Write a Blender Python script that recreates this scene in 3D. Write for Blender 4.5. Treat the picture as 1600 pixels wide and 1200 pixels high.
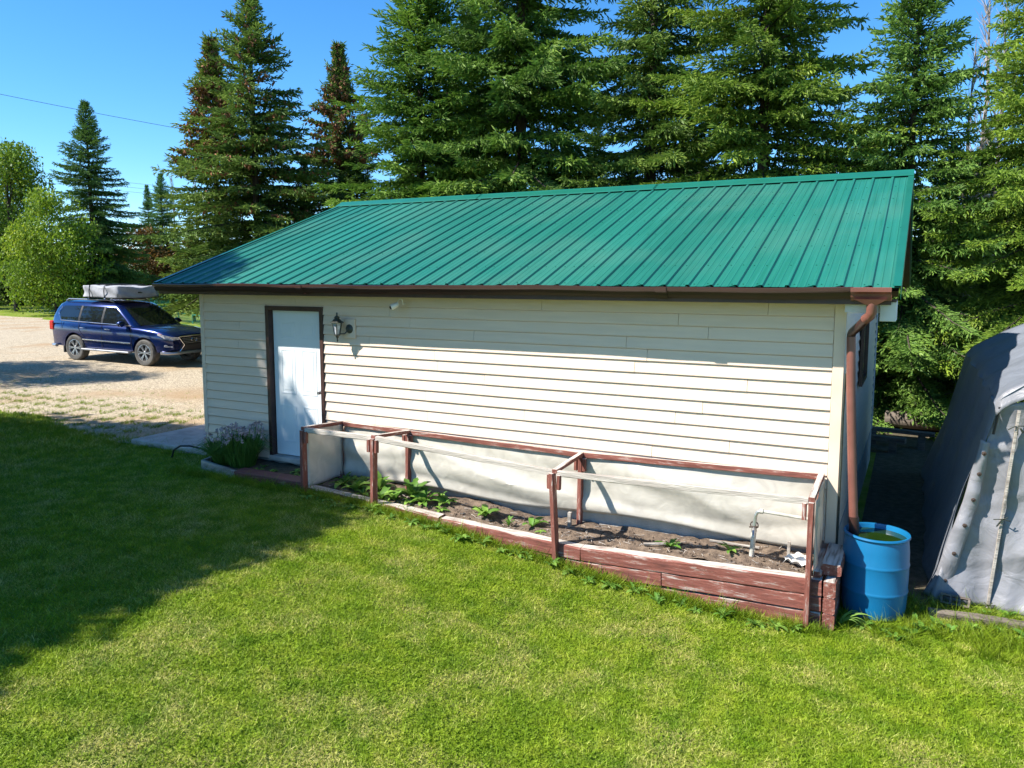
import bpy, bmesh, math, random
import numpy as np
from mathutils import Vector, Matrix, Euler
R = math.radians
random.seed(7); np.random.seed(7)
for o in list(bpy.data.objects): bpy.data.objects.remove(o)
S = bpy.context.scene
COL = S.collection

# ------------------------------------------------------------------ camera
CAM = Vector((9.228, -7.768, 2.651)); YAW = 0.48661; PITCH = 0.11016; FPX = 1198.5; SHIFT = -35.6
cd = bpy.data.cameras.new('camera'); co = bpy.data.objects.new('camera', cd); COL.objects.link(co)
co.location = CAM; co.rotation_euler = (math.pi/2-PITCH, 0, YAW)
cd.sensor_width = 36; cd.lens = FPX/1600*36; cd.shift_y = SHIFT/1600; cd.clip_end = 2000
S.camera = co
# ------------------------------------------------------------------ sky and sun
SUND = Vector((1.04, 1.0, -1.53)).normalized()
EL = math.asin(-SUND.z); AZ = math.atan2(-SUND.x, -SUND.y)
w = bpy.data.worlds.new('World'); S.world = w; w.use_nodes = True
nt = w.node_tree; bg = nt.nodes['Background']
sky = nt.nodes.new('ShaderNodeTexSky'); sky.sky_type = 'NISHITA'; sky.sun_disc = False
sky.sun_elevation = EL; sky.sun_rotation = AZ % (2*math.pi); sky.altitude = 700; sky.air_density = 0.9; sky.dust_density = 0.0; sky.ozone_density = 6.0
hs_ = nt.nodes.new('ShaderNodeHueSaturation'); hs_.inputs['Saturation'].default_value = 1.2; hs_.inputs['Value'].default_value = 1.1; hs_.inputs['Hue'].default_value = .496
nt.links.new(sky.outputs[0], hs_.inputs['Color']); nt.links.new(hs_.outputs[0], bg.inputs[0]); bg.inputs[1].default_value = 0.106
sd = bpy.data.lights.new('sun', 'SUN'); so = bpy.data.objects.new('sun', sd); COL.objects.link(so)
sd.energy = 5.0; sd.angle = R(0.53); sd.color = (1, .95, .88)
so.rotation_euler = SUND.to_track_quat('-Z', 'Y').to_euler(); so.location = (-20, -20, 30)
S.view_settings.view_transform = 'Standard'; S.view_settings.look = 'None'
S.view_settings.exposure = 1.1; S.view_settings.gamma = 1

# pixel helpers: a pixel gives a direction, Z is the metres in front of the lens
_f = Vector((-math.sin(YAW)*math.cos(PITCH), math.cos(YAW)*math.cos(PITCH), -math.sin(PITCH)))
_r = Vector((math.cos(YAW), math.sin(YAW), 0)); _u = _r.cross(_f)
def ray(px, py): return _f + _r*((px-800)/FPX) - _u*((py-600-SHIFT)/FPX)
def at_z(px, py, Z): return CAM + ray(px, py)*Z
def foot(px, Y, py=424):           # where the column px meets the line y = Y
    d = ray(px, py); t = (Y-CAM.y)/d.y; p = CAM + d*t; return p.x, Y, t

# ------------------------------------------------------------------ materials
def newmat(name):
    m = bpy.data.materials.new(name); m.use_nodes = True
    return m, m.node_tree.nodes, m.node_tree.links, m.node_tree.nodes['Principled BSDF']
def N(ns, t, **k):
    n = ns.new(t)
    for a, b in k.items(): setattr(n, a, b)
    return n
def ramp(ns, stops):
    r = ns.new('ShaderNodeValToRGB'); e = r.color_ramp.elements
    while len(e) < len(stops): e.new(.5)
    for i, (p, c) in enumerate(stops): e[i].position = p; e[i].color = (*c, 1)
    return r
def mat(name, c1, c2=None, rough=.6, scale=6, stretch=(1, 1, 1), bump=0, bscale=None, metallic=0, spec=.5, detail=6, rnd=0, lo=.35, hi=.65, coat=0):
    m, ns, ln, b = newmat(name)
    b.inputs['Roughness'].default_value = rough; b.inputs['Metallic'].default_value = metallic
    b.inputs['Specular IOR Level'].default_value = spec; b.inputs['Coat Weight'].default_value = coat
    tc = N(ns, 'ShaderNodeTexCoord'); mp = N(ns, 'ShaderNodeMapping'); mp.inputs['Scale'].default_value = stretch
    ln.new(tc.outputs['Object'], mp.inputs[0])
    n = N(ns, 'ShaderNodeTexNoise'); n.inputs['Scale'].default_value = scale; n.inputs['Detail'].default_value = detail
    ln.new(mp.outputs[0], n.inputs['Vector'])
    c2 = c2 or tuple(x*.82 for x in c1)
    r = ramp(ns, [(lo, c2), (hi, c1)]); ln.new(n.outputs['Fac'], r.inputs[0]); out = r.outputs[0]
    if rnd:
        oi = N(ns, 'ShaderNodeObjectInfo'); hv = N(ns, 'ShaderNodeHueSaturation')
        mr = N(ns, 'ShaderNodeMapRange'); mr.inputs[3].default_value = 1-rnd; mr.inputs[4].default_value = 1+rnd
        ln.new(oi.outputs['Random'], mr.inputs[0]); ln.new(mr.outputs[0], hv.inputs['Value']); ln.new(out, hv.inputs['Color']); out = hv.outputs[0]
    ln.new(out, b.inputs['Base Color'])
    if bump:
        n2 = N(ns, 'ShaderNodeTexNoise'); n2.inputs['Scale'].default_value = bscale or scale*4; n2.inputs['Detail'].default_value = 8
        ln.new(mp.outputs[0], n2.inputs['Vector'])
        bp = N(ns, 'ShaderNodeBump'); bp.inputs['Strength'].default_value = bump; bp.inputs['Distance'].default_value = .02
        ln.new(n2.outputs['Fac'], bp.inputs['Height']); ln.new(bp.outputs[0], b.inputs['Normal'])
    return m
M = {}
M['siding'] = mat('cream_vinyl', (.76, .60, .465), (.70, .55, .425), .5, 1.5, (1, 1, 14), .12, 30, rnd=.025)
M['trim'] = mat('cream_trim', (.75, .59, .455), (.67, .52, .40), .5, 3)
M['sidewhite'] = mat('pale_soffit', (.62, .62, .60), (.5, .5, .49), .5, 3)
M['door'] = mat('white_door', (.74, .77, .78), (.70, .73, .74), .35, 2)
M['brown'] = mat('dark_brown_paint', (.06, .025, .02), (.035, .015, .012), .45, 8, bump=.1)
M['gutter'] = mat('brown_gutter', (.052, .022, .018), (.035, .015, .012), .33, 3, (.4, 3, 3))
M['redpipe'] = mat('red_brown_pipe', (.21, .08, .06), (.16, .06, .045), .38, 5)
M['concrete'] = mat('concrete', (.47, .44, .40), (.34, .32, .29), .9, 5, bump=.4, bscale=60)
M['iron'] = mat('black_green_iron', (.03, .035, .03), (.05, .055, .04), .45, 20)
M['white'] = mat('white_plastic', (.75, .73, .68), None, .4, 4)
M['pvc'] = mat('grey_white_pipe', (.55, .53, .47), (.38, .36, .30), .5, 14)
M['galv'] = mat('galvanised', (.55, .56, .56), (.42, .43, .43), .3, 8, metallic=.8)
M['bark'] = mat('bark', (.075, .055, .042), (.035, .026, .02), .95, 9, (1, 1, .3), .8, 30)
M['palebark'] = mat('pale_bark', (.36, .32, .28), (.2, .17, .15), .9, 6)
M['blue_barrel'] = mat('blue_plastic', (.006, .155, .33), (.005, .12, .27), .36, 3, (1, 1, .4), .05, 40)
M['water'] = mat('algae_water', (.014, .036, .005), (.008, .022, .004), .08, 4)
M['rubber'] = mat('rubber', (.012, .012, .012), None, .6, 10)
M['tyre'] = mat('tyre', (.10, .095, .085), (.05, .048, .045), .8, 10)
M['glass_dark'] = mat('tinted_glass', (.01, .012, .015), None, .04, 3, spec=.8)
M['carpaint'] = mat('blue_paint', (.002, .013, .095), (.002, .012, .085), .2, 2, metallic=.6, coat=1)
M['chrome'] = mat('chrome', (.7, .7, .72), None, .15, 4, metallic=1)
M['rim'] = mat('alloy', (.45, .45, .46), None, .3, 4, metallic=.8)
M['blackpl'] = mat('black_plastic', (.018, .018, .02), None, .5, 10)
M['redlamp'] = mat('red_lamp', (.5, .01, .01), None, .15, 5)
M['lamp'] = mat('clear_lamp', (.55, .56, .58), (.2, .2, .22), .1, 22)
M['amber'] = mat('amber_lamp', (.8, .25, .1), None, .2, 9)
M['tent'] = mat('grey_canvas', (.34, .35, .38), (.27, .28, .31), .8, 5, bump=.5, bscale=7)
M['fence'] = mat('green_coated_steel', (.02, .16, .10), (.03, .2, .13), .45, 6)
M['soil'] = mat('dry_soil', (.20, .145, .10), (.085, .06, .042), 1, 14, bump=1, bscale=70)
M['mulch'] = mat('dark_soil', (.11, .085, .055), (.05, .045, .022), 1, 12, bump=1, bscale=50)
M['greywood'] = mat('weathered_wood', (.42, .38, .33), (.22, .19, .16), .9, 4, (.5, 6, 6), .5, 20)
M['oldlog'] = mat('old_timber', (.20, .165, .13), (.10, .08, .065), .95, 5, (.5, 5, 5), .6, 18)
M['paleWood'] = mat('bleached_wood', (.50, .45, .39), (.32, .28, .24), .9, 4, (.5, 6, 6), .5, 20)
M['wire'] = mat('wire', (.03, .03, .035), None, .6, 5)
M['rust'] = mat('rusty_wire', (.05, .03, .02), None, .8, 12)
M['petal'] = mat('faded_flower', (.55, .43, .42), (.38, .28, .27), .8, 30)

def wood_red(ax=0):
    m, ns, ln, b = newmat('worn_red_paint'); b.inputs['Roughness'].default_value = .85
    tc = N(ns, 'ShaderNodeTexCoord'); geo = N(ns, 'ShaderNodeNewGeometry'); oi = N(ns, 'ShaderNodeObjectInfo')
    ad = N(ns, 'ShaderNodeVectorMath', operation='ADD'); ln.new(geo.outputs['Position'], ad.inputs[0])
    ml = N(ns, 'ShaderNodeVectorMath', operation='SCALE'); ml.inputs[0].default_value = (7, 3, 5); ln.new(oi.outputs['Random'], ml.inputs['Scale']); ln.new(ml.outputs[0], ad.inputs[1])
    mp = N(ns, 'ShaderNodeMapping'); mp.inputs['Scale'].default_value = [1.2 if i == ax else 9 for i in range(3)]; ln.new(ad.outputs[0], mp.inputs[0])
    n1 = N(ns, 'ShaderNodeTexNoise'); n1.inputs['Scale'].default_value = 2.6; n1.inputs['Detail'].default_value = 11; n1.inputs['Roughness'].default_value = .78; ln.new(mp.outputs[0], n1.inputs[0])
    paint = ramp(ns, [(.32, (.085, .030, .022)), (.5, (.20, .062, .043)), (.68, (.27, .10, .07))]); ln.new(n1.outputs[0], paint.inputs[0])
    mp2 = N(ns, 'ShaderNodeMapping'); mp2.inputs['Scale'].default_value = [2 if i == ax else 22 for i in range(3)]; ln.new(ad.outputs[0], mp2.inputs[0])
    n2 = N(ns, 'ShaderNodeTexNoise'); n2.inputs['Scale'].default_value = 2; n2.inputs['Detail'].default_value = 8; ln.new(mp2.outputs[0], n2.inputs[0])
    bare = ramp(ns, [(.3, (.20, .16, .13)), (.5, (.46, .41, .36)), (.7, (.58, .54, .49))]); ln.new(n2.outputs[0], bare.inputs[0])
    sx = N(ns, 'ShaderNodeSeparateXYZ'); ln.new(geo.outputs['Normal'], sx.inputs[0])
    # weathering: tops are bare, sides flake where the noise says so
    pw = N(ns, 'ShaderNodeMath', operation='POWER'); mxz = N(ns, 'ShaderNodeMath', operation='MAXIMUM'); mxz.inputs[1].default_value = 0; ln.new(sx.outputs[2], mxz.inputs[0]); ln.new(mxz.outputs[0], pw.inputs[0]); pw.inputs[1].default_value = 8
    a = N(ns, 'ShaderNodeMath', operation='MULTIPLY_ADD'); ln.new(pw.outputs[0], a.inputs[0]); a.inputs[1].default_value = .24; ln.new(n1.outputs[0], a.inputs[2])
    wear = ramp(ns, [(.545, (0, 0, 0)), (.67, (1, 1, 1))]); ln.new(a.outputs[0], wear.inputs[0])
    mx = N(ns, 'ShaderNodeMix', data_type='RGBA'); ln.new(wear.outputs[0], mx.inputs[0]); ln.new(paint.outputs[0], mx.inputs[6]); ln.new(bare.outputs[0], mx.inputs[7])
    ln.new(mx.outputs[2], b.inputs['Base Color'])
    bp = N(ns, 'ShaderNodeBump'); bp.inputs['Strength'].default_value = .6; bp.inputs['Distance'].default_value = .01; ln.new(n2.outputs[0], bp.inputs['Height']); ln.new(bp.outputs[0], b.inputs['Normal'])
    return m
M['redwood'] = wood_red(0); M['redwood_y'] = wood_red(1); M['redwood_z'] = wood_red(2)

def roof_mat():
    m, ns, ln, b = newmat('green_roof_steel')
    b.inputs['Roughness'].default_value = .33; b.inputs['Specular IOR Level'].default_value = .5
    geo = N(ns, 'ShaderNodeNewGeometry'); oi = N(ns, 'ShaderNodeObjectInfo')
    mp = N(ns, 'ShaderNodeMapping'); mp.inputs['Scale'].default_value = (16, .5, .5); ln.new(geo.outputs['Position'], mp.inputs[0])
    n = N(ns, 'ShaderNodeTexNoise'); n.inputs['Scale'].default_value = 1.5; n.inputs['Detail'].default_value = 8; ln.new(mp.outputs[0], n.inputs[0])
    r = ramp(ns, [(.3, (.006, .118, .08)), (.7, (.015, .160, .115))]); ln.new(n.outputs[0], r.inputs[0])
    hv = N(ns, 'ShaderNodeHueSaturation'); mr = N(ns, 'ShaderNodeMapRange'); mr.inputs[3].default_value = .84; mr.inputs[4].default_value = 1.12
    ln.new(oi.outputs['Random'], mr.inputs[0]); ln.new(mr.outputs[0], hv.inputs['Value']); ln.new(r.outputs[0], hv.inputs['Color'])
    n2 = N(ns, 'ShaderNodeTexNoise'); n2.inputs['Scale'].default_value = .8; n2.inputs['Detail'].default_value = 5; ln.new(geo.outputs['Position'], n2.inputs[0])
    dust = N(ns, 'ShaderNodeMix', data_type='RGBA'); mr2 = N(ns, 'ShaderNodeMapRange'); mr2.inputs[1].default_value = .45; mr2.inputs[2].default_value = .8; mr2.inputs[4].default_value = .22
    ln.new(n2.outputs[0], mr2.inputs[0]); ln.new(mr2.outputs[0], dust.inputs[0]); ln.new(hv.outputs[0], dust.inputs[6]); dust.inputs[7].default_value = (.11, .19, .135, 1)
    ln.new(dust.outputs[2], b.inputs['Base Color'])
    mr3 = N(ns, 'ShaderNodeMapRange'); mr3.inputs[3].default_value = .34; mr3.inputs[4].default_value = .55; ln.new(n2.outputs[0], mr3.inputs[0]); ln.new(mr3.outputs[0], b.inputs['Roughness'])
    return m
M['roof'] = roof_mat()
M['rooftrim'] = mat('green_trim', (.01, .13, .088), (.008, .11, .072), .3, 2)

def sheet_mat(name, col, trans, rough=.35, bs=.25, bscale=5):
    m, ns, ln, b = newmat(name); out = ns['Material Output']
    b.inputs['Base Color'].default_value = (*col, 1); b.inputs['Roughness'].default_value = rough
    t = N(ns, 'ShaderNodeBsdfTranslucent'); t.inputs[0].default_value = (*col, 1)
    mx = N(ns, 'ShaderNodeMixShader'); mx.inputs[0].default_value = trans
    tc = N(ns, 'ShaderNodeTexCoord'); n = N(ns, 'ShaderNodeTexNoise'); n.inputs['Scale'].default_value = bscale; n.inputs['Detail'].default_value = 8; n.inputs['Distortion'].default_value = 1.2; ln.new(tc.outputs['Object'], n.inputs[0])
    r = ramp(ns, [(.3, tuple(c*.8 for c in col)), (.65, col)]); ln.new(n.outputs[0], r.inputs[0]); ln.new(r.outputs[0], b.inputs['Base Color'])
    bp = N(ns, 'ShaderNodeBump'); bp.inputs['Strength'].default_value = bs; bp.inputs['Distance'].default_value = .03; ln.new(n.outputs[0], bp.inputs['Height']); ln.new(bp.outputs[0], b.inputs['Normal'])
    ln.new(b.outputs[0], mx.inputs[1]); ln.new(t.outputs[0], mx.inputs[2]); ln.new(mx.outputs[0], out.inputs[0])
    return m
M['plastic'] = sheet_mat('milky_plastic', (.68, .64, .56), .3)
M['tarp'] = sheet_mat('grey_tarp', (.21, .23, .265), .12, .45, .6, 4)
M['tarplight'] = sheet_mat('silver_tarp', (.30, .30, .32), .25, .4, .7, 4.5)

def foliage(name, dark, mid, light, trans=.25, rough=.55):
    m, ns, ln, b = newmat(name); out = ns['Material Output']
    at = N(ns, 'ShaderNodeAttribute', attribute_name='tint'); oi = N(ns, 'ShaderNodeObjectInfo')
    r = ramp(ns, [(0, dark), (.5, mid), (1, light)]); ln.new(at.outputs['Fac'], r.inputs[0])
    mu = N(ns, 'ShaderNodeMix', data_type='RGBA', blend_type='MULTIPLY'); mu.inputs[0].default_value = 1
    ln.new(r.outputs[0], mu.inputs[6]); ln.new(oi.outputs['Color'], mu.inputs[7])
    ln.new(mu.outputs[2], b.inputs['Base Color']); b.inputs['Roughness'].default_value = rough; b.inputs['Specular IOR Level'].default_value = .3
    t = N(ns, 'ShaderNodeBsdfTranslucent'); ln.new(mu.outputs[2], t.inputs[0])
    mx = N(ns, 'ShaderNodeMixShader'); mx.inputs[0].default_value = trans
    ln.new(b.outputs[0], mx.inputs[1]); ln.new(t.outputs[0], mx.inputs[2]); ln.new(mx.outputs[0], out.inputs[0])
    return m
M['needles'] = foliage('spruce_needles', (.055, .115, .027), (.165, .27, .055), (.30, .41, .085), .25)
M['leaves'] = foliage('tree_leaves', (.06, .12, .012), (.13, .21, .02), (.24, .29, .03), .4)
M['weed'] = foliage('weed_leaves', (.07, .17, .025), (.13, .27, .04), (.23, .38, .07), .35)
M['cones'] = mat('brown_cones', (.36, .17, .075), (.2, .085, .04), .8, 8)

def grass_mat(name, blades):
    m, ns, ln, b = newmat(name); out = ns['Material Output']
    geo = N(ns, 'ShaderNodeNewGeometry'); P = geo.outputs['Position']
    n1 = N(ns, 'ShaderNodeTexNoise'); n1.inputs['Scale'].default_value = 1.5; n1.inputs['Detail'].default_value = 6; n1.inputs['Roughness'].default_value = .62; ln.new(P, n1.inputs[0])
    n2 = N(ns, 'ShaderNodeTexNoise'); n2.inputs['Scale'].default_value = 4.5; n2.inputs['Detail'].default_value = 5; ln.new(P, n2.inputs[0])
    green = ramp(ns, [(.3, (.135, .24, .006)), (.55, (.235, .335, .014)), (.75, (.345, .41, .034))]); ln.new(n2.outputs[0], green.inputs[0])
    ad = N(ns, 'ShaderNodeMath', operation='MULTIPLY_ADD'); ad.inputs[1].default_value = .35; ln.new(n2.outputs[0], ad.inputs[0]); ln.new(n1.outputs[0], ad.inputs[2])
    if blades:
        at = N(ns, 'ShaderNodeAttribute', attribute_name='tint')
        ad2 = N(ns, 'ShaderNodeMath', operation='MULTIPLY_ADD'); ad2.inputs[1].default_value = .45; ln.new(at.outputs['Fac'], ad2.inputs[0]); ln.new(ad.outputs[0], ad2.inputs[2]); src = ad2.outputs[0]
        dry = ramp(ns, [(.0, (0, 0, 0)), (1.0, (.85, .85, .85))]); sh = N(ns, 'ShaderNodeMapRange'); sh.inputs[1].default_value = .97; sh.inputs[2].default_value = 1.22; ln.new(src, sh.inputs[0]); src = sh.outputs[0]
    else: src = ad.outputs[0]; dry = ramp(ns, [(.66, (0, 0, 0)), (.9, (.8, .8, .8))])
    ln.new(src, dry.inputs[0])
    mx = N(ns, 'ShaderNodeMix', data_type='RGBA'); ln.new(dry.outputs[0], mx.inputs[0]); ln.new(green.outputs[0], mx.inputs[6]); mx.inputs[7].default_value = (.48, .42, .16, 1)
    col = mx.outputs[2]
    if blades:
        hv = N(ns, 'ShaderNodeHueSaturation'); mr = N(ns, 'ShaderNodeMapRange'); mr.inputs[3].default_value = .5; mr.inputs[4].default_value = 1.5; ln.new(at.outputs['Fac'], mr.inputs[0]); ln.new(mr.outputs[0], hv.inputs['Value']); ln.new(col, hv.inputs['Color']); col = hv.outputs[0]
    else:
        hv = N(ns, 'ShaderNodeHueSaturation'); hv.inputs['Value'].default_value = .7; ln.new(col, hv.inputs['Color']); col = hv.outputs[0]
    ln.new(col, b.inputs['Base Color']); b.inputs['Roughness'].default_value = .6; b.inputs['Specular IOR Level'].default_value = .25
    if blades:
        t = N(ns, 'ShaderNodeBsdfTranslucent'); ln.new(col, t.inputs[0]); ms = N(ns, 'ShaderNodeMixShader'); ms.inputs[0].default_value = .35
        ln.new(b.outputs[0], ms.inputs[1]); ln.new(t.outputs[0], ms.inputs[2]); ln.new(ms.outputs[0], out.inputs[0])
    else:
        n3 = N(ns, 'ShaderNodeTexNoise'); n3.inputs['Scale'].default_value = 45; n3.inputs['Detail'].default_value = 4; ln.new(P, n3.inputs[0])
        bp = N(ns, 'ShaderNodeBump'); bp.inputs['Strength'].default_value = .8; bp.inputs['Distance'].default_value = .04; ln.new(n3.outputs[0], bp.inputs['Height']); ln.new(bp.outputs[0], b.inputs['Normal'])
    return m
M['grass'] = grass_mat('grass_blades', True); M['lawn'] = grass_mat('lawn_ground', False)

def gravel_mat():
    m, ns, ln, b = newmat('gravel'); geo = N(ns, 'ShaderNodeNewGeometry'); P = geo.outputs['Position']
    v = N(ns, 'ShaderNodeTexVoronoi'); v.inputs['Scale'].default_value = 40; ln.new(P, v.inputs[0])
    n1 = N(ns, 'ShaderNodeTexNoise'); n1.inputs['Scale'].default_value = .45; n1.inputs['Detail'].default_value = 7; ln.new(P, n1.inputs[0])
    sx = N(ns, 'ShaderNodeSeparateColor'); ln.new(v.outputs['Color'], sx.inputs[0])
    st = ramp(ns, [(0, (.17, .14, .095)), (.5, (.40, .325, .22)), (1, (.58, .485, .345))]); ln.new(sx.outputs[0], st.inputs[0])
    dirt = ramp(ns, [(.5, (0, 0, 0)), (.68, (1, 1, 1))]); ln.new(n1.outputs[0], dirt.inputs[0])
    mx = N(ns, 'ShaderNodeMix', data_type='RGBA'); mf = N(ns, 'ShaderNodeMath', operation='MULTIPLY'); mf.inputs[1].default_value = .75; ln.new(dirt.outputs[0], mf.inputs[0]); ln.new(mf.outputs[0], mx.inputs[0]); ln.new(st.outputs[0], mx.inputs[6]); mx.inputs[7].default_value = (.33, .21, .10, 1)
    ln.new(mx.outputs[2], b.inputs['Base Color']); b.inputs['Roughness'].default_value = .95
    bp = N(ns, 'ShaderNodeBump'); bp.inputs['Strength'].default_value = .9; bp.inputs['Distance'].default_value = .02; ln.new(v.outputs['Distance'], bp.inputs['Height']); bp.invert = True; ln.new(bp.outputs[0], b.inputs['Normal'])
    return m
M['gravel'] = gravel_mat()

# ------------------------------------------------------------------ mesh helpers
def tag(o, label=None, cat=None, group=None, kind=None):
    if label: o['label'] = label
    if cat: o['category'] = cat
    if group: o['group'] = group
    if kind: o['kind'] = kind
    return o
def empty(name, loc=(0, 0, 0), rz=0):
    o = bpy.data.objects.new(name, None); COL.objects.link(o); o.location = loc; o.rotation_euler = (0, 0, rz); o.empty_display_size = .1
    return o
def link(name, me, m=None, parent=None):
    if m is not None and not me.materials: me.materials.append(M[m])
    o = bpy.data.objects.new(name, me); COL.objects.link(o); o.parent = parent
    return o
class MB:
    def __init__(s): s.V = []; s.F = []
    def add(s, V, F):
        n = len(s.V); s.V += [tuple(v) for v in V]; s.F += [tuple(i+n for i in f) for f in F]; return s
    def box(s, x0, x1, y0, y1, z0, z1):
        return s.add([(x0,y0,z0),(x1,y0,z0),(x1,y1,z0),(x0,y1,z0),(x0,y0,z1),(x1,y0,z1),(x1,y1,z1),(x0,y1,z1)],
                     [(0,3,2,1),(4,5,6,7),(0,1,5,4),(1,2,6,5),(2,3,7,6),(3,0,4,7)])
    def beam(s, a, b, wd, ht, up=(0, 0, 1)):            # square bar from a to b
        a = Vector(a); b = Vector(b); d = (b-a).normalized(); up = Vector(up)
        if abs(d.dot(up)) > .98: up = Vector((0, 1, 0))
        sd = d.cross(up).normalized()*(wd/2); u = sd.cross(d).normalized()*(ht/2)
        V = [a-sd-u, a+sd-u, a+sd+u, a-sd+u, b-sd-u, b+sd-u, b+sd+u, b-sd+u]
        return s.add(V, [(0,1,2,3),(7,6,5,4),(0,4,5,1),(1,5,6,2),(2,6,7,3),(3,7,4,0)])
    def tube(s, pts, r, n=8, caps=True):
        pts = [Vector(p) for p in pts]; rr = r if isinstance(r, (list, tuple)) else [r]*len(pts)
        V = []; F = []; ref = None
        for i, p in enumerate(pts):
            d = (pts[min(i+1, len(pts)-1)]-pts[max(i-1, 0)]).normalized()
            if ref is None:
                ref = Vector((0, 0, 1)) if abs(d.z) < .9 else Vector((1, 0, 0))
            a = d.cross(ref).normalized(); b = a.cross(d).normalized(); ref = b
            for k in range(n):
                t = 2*math.pi*k/n; V.append(p+(a*math.cos(t)+b*math.sin(t))*rr[i])
        for i in range(len(pts)-1):
            for k in range(n):
                F.append((i*n+k, i*n+(k+1) % n, (i+1)*n+(k+1) % n, (i+1)*n+k))
        if caps:
            F.append(tuple(range(n))[::-1]); F.append(tuple((len(pts)-1)*n+k for k in range(n)))
        return s.add(V, F)
    def lathe(s, prof, c=(0, 0, 0), n=24, axis='z'):
        V = []; F = []; L = len(prof)
        for k in range(n):
            t = 2*math.pi*k/n
            for (r, z) in prof:
                p = (r*math.cos(t), r*math.sin(t), z)
                if axis == 'y': p = (p[0], z, p[1])
                if axis == 'x': p = (z, p[0], p[1])
                V.append((c[0]+p[0], c[1]+p[1], c[2]+p[2]))
        for k in range(n):
            k2 = (k+1) % n
            for i in range(L-1): F.append((k*L+i, k2*L+i, k2*L+i+1, k*L+i+1))
        return s.add(V, F)
    def prism(s, prof, a, b, fn):                      # closed 2-D profile swept from a to b, fn(u, v, t) -> point
        n = len(prof); V = [fn(u, v, a) for u, v in prof]+[fn(u, v, b) for u, v in prof]
        F = [(i, (i+1) % n, n+(i+1) % n, n+i) for i in range(n)]
        F += [tuple(range(n))[::-1], tuple(range(n, 2*n))]
        return s.add(V, F)
    def mesh(s, name, smooth=False, bevel=0, seg=1):
        me = bpy.data.meshes.new(name); me.from_pydata(s.V, [], s.F)
        bm = bmesh.new(); bm.from_mesh(me)
        bmesh.ops.recalc_face_normals(bm, faces=bm.faces)
        if bevel: bmesh.ops.bevel(bm, geom=bm.edges[:], offset=bevel, segments=seg, affect='EDGES', profile=.6)
        if smooth:
            for f in bm.faces: f.smooth = True
            for e in bm.edges:
                if len(e.link_faces) == 2 and e.calc_face_angle(0) > R(38): e.smooth = False
        bm.to_mesh(me); bm.free(); return me
    def build(s, name, m, parent=None, smooth=False, bevel=0, seg=1):
        return link(name, s.mesh(name, smooth, bevel, seg), m, parent)
def shell(poly, t):                                    # thin closed profile along a polyline
    L = []; Rr = []
    for i, p in enumerate(poly):
        a = Vector(poly[max(i-1, 0)]); b = Vector(poly[min(i+1, len(poly)-1)]); d = (b-a).normalized(); n = Vector((-d.y, d.x))*t/2
        L.append((p[0]+n.x, p[1]+n.y)); Rr.append((p[0]-n.x, p[1]-n.y))
    return L+Rr[::-1]
def sst(t): t = max(0, min(1, t)); return t*t*(3-2*t)
def ground(x, y):
    return -.45*sst((x-2.8)/5.4) + .13*sst((-7.5-x)/6)
def ground_np(x, y):
    f = lambda t: (lambda c: c*c*(3-2*c))(np.clip(t, 0, 1))
    return -.45*f((x-2.8)/5.4) + .13*f((-7.5-x)/6)
def np_mesh(name, V, F, n, tint=None):                 # fast mesh: F is (count, n)
    me = bpy.data.meshes.new(name); V = np.asarray(V, np.float32); F = np.asarray(F, np.int32)
    me.vertices.add(len(V)); me.vertices.foreach_set('co', V.ravel())
    me.loops.add(F.size); me.loops.foreach_set('vertex_index', F.ravel())
    me.polygons.add(len(F)); me.polygons.foreach_set('loop_start', np.arange(0, F.size, n, dtype=np.int32))
    if tint is not None:
        a = me.attributes.new('tint', 'FLOAT', 'FACE'); a.data.foreach_set('value', np.asarray(tint, np.float32))
    me.update(); me.validate(); return me

# ================================================================== SETTING
xs = sorted(set([-400, -250, -150, -100, -70]+list(np.arange(-50, -14, 3.))+list(np.arange(-14, 14.1, .4))+[16, 20, 30, 50, 90, 150, 250, 400]))
ys = sorted(set([-400, -200, -100, -50, -30, -20]+list(np.arange(-14, 14, 1.))+[16, 20, 25, 30, 40, 50, 70, 100, 150, 250, 400, 600]))
V = [(x, y, ground(x, y)) for y in ys for x in xs]; nx = len(xs)
F = [(j*nx+i, j*nx+i+1, (j+1)*nx+i+1, (j+1)*nx+i) for j in range(len(ys)-1) for i in range(nx-1)]
tag(MB().add(V, F).build('ground', 'lawn', smooth=True), kind='structure')
# gravel drive: a sheet following the ground
def fan_sheet(name, poly, m, dz, step=.8):
    bm = bmesh.new(); vs = [bm.verts.new((x, y, 0)) for x, y in poly]; bm.faces.new(vs)
    x0 = min(p[0] for p in poly); x1 = max(p[0] for p in poly); x = math.ceil(x0)
    while x < x1:
        if x > -15.5: bmesh.ops.bisect_plane(bm, geom=bm.verts[:]+bm.edges[:]+bm.faces[:], plane_co=(x, 0, 0), plane_no=(1, 0, 0))
        x += step
    for v in bm.verts: v.co.z = ground(v.co.x, v.co.y)+dz
    bmesh.ops.triangulate(bm, faces=bm.faces[:])
    bmesh.ops.recalc_face_normals(bm, faces=bm.faces)
    me = bpy.data.meshes.new(name); bm.to_mesh(me); bm.free(); return link(name, me, m)
def wob(a, b, n, amp, seed):
    rs = random.Random(seed); out = []
    for i in range(n):
        t = i/n; out.append((a[0]+(b[0]-a[0])*t+rs.uniform(-amp, amp), a[1]+(b[1]-a[1])*t+rs.uniform(-amp, amp)))
    return out
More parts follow.
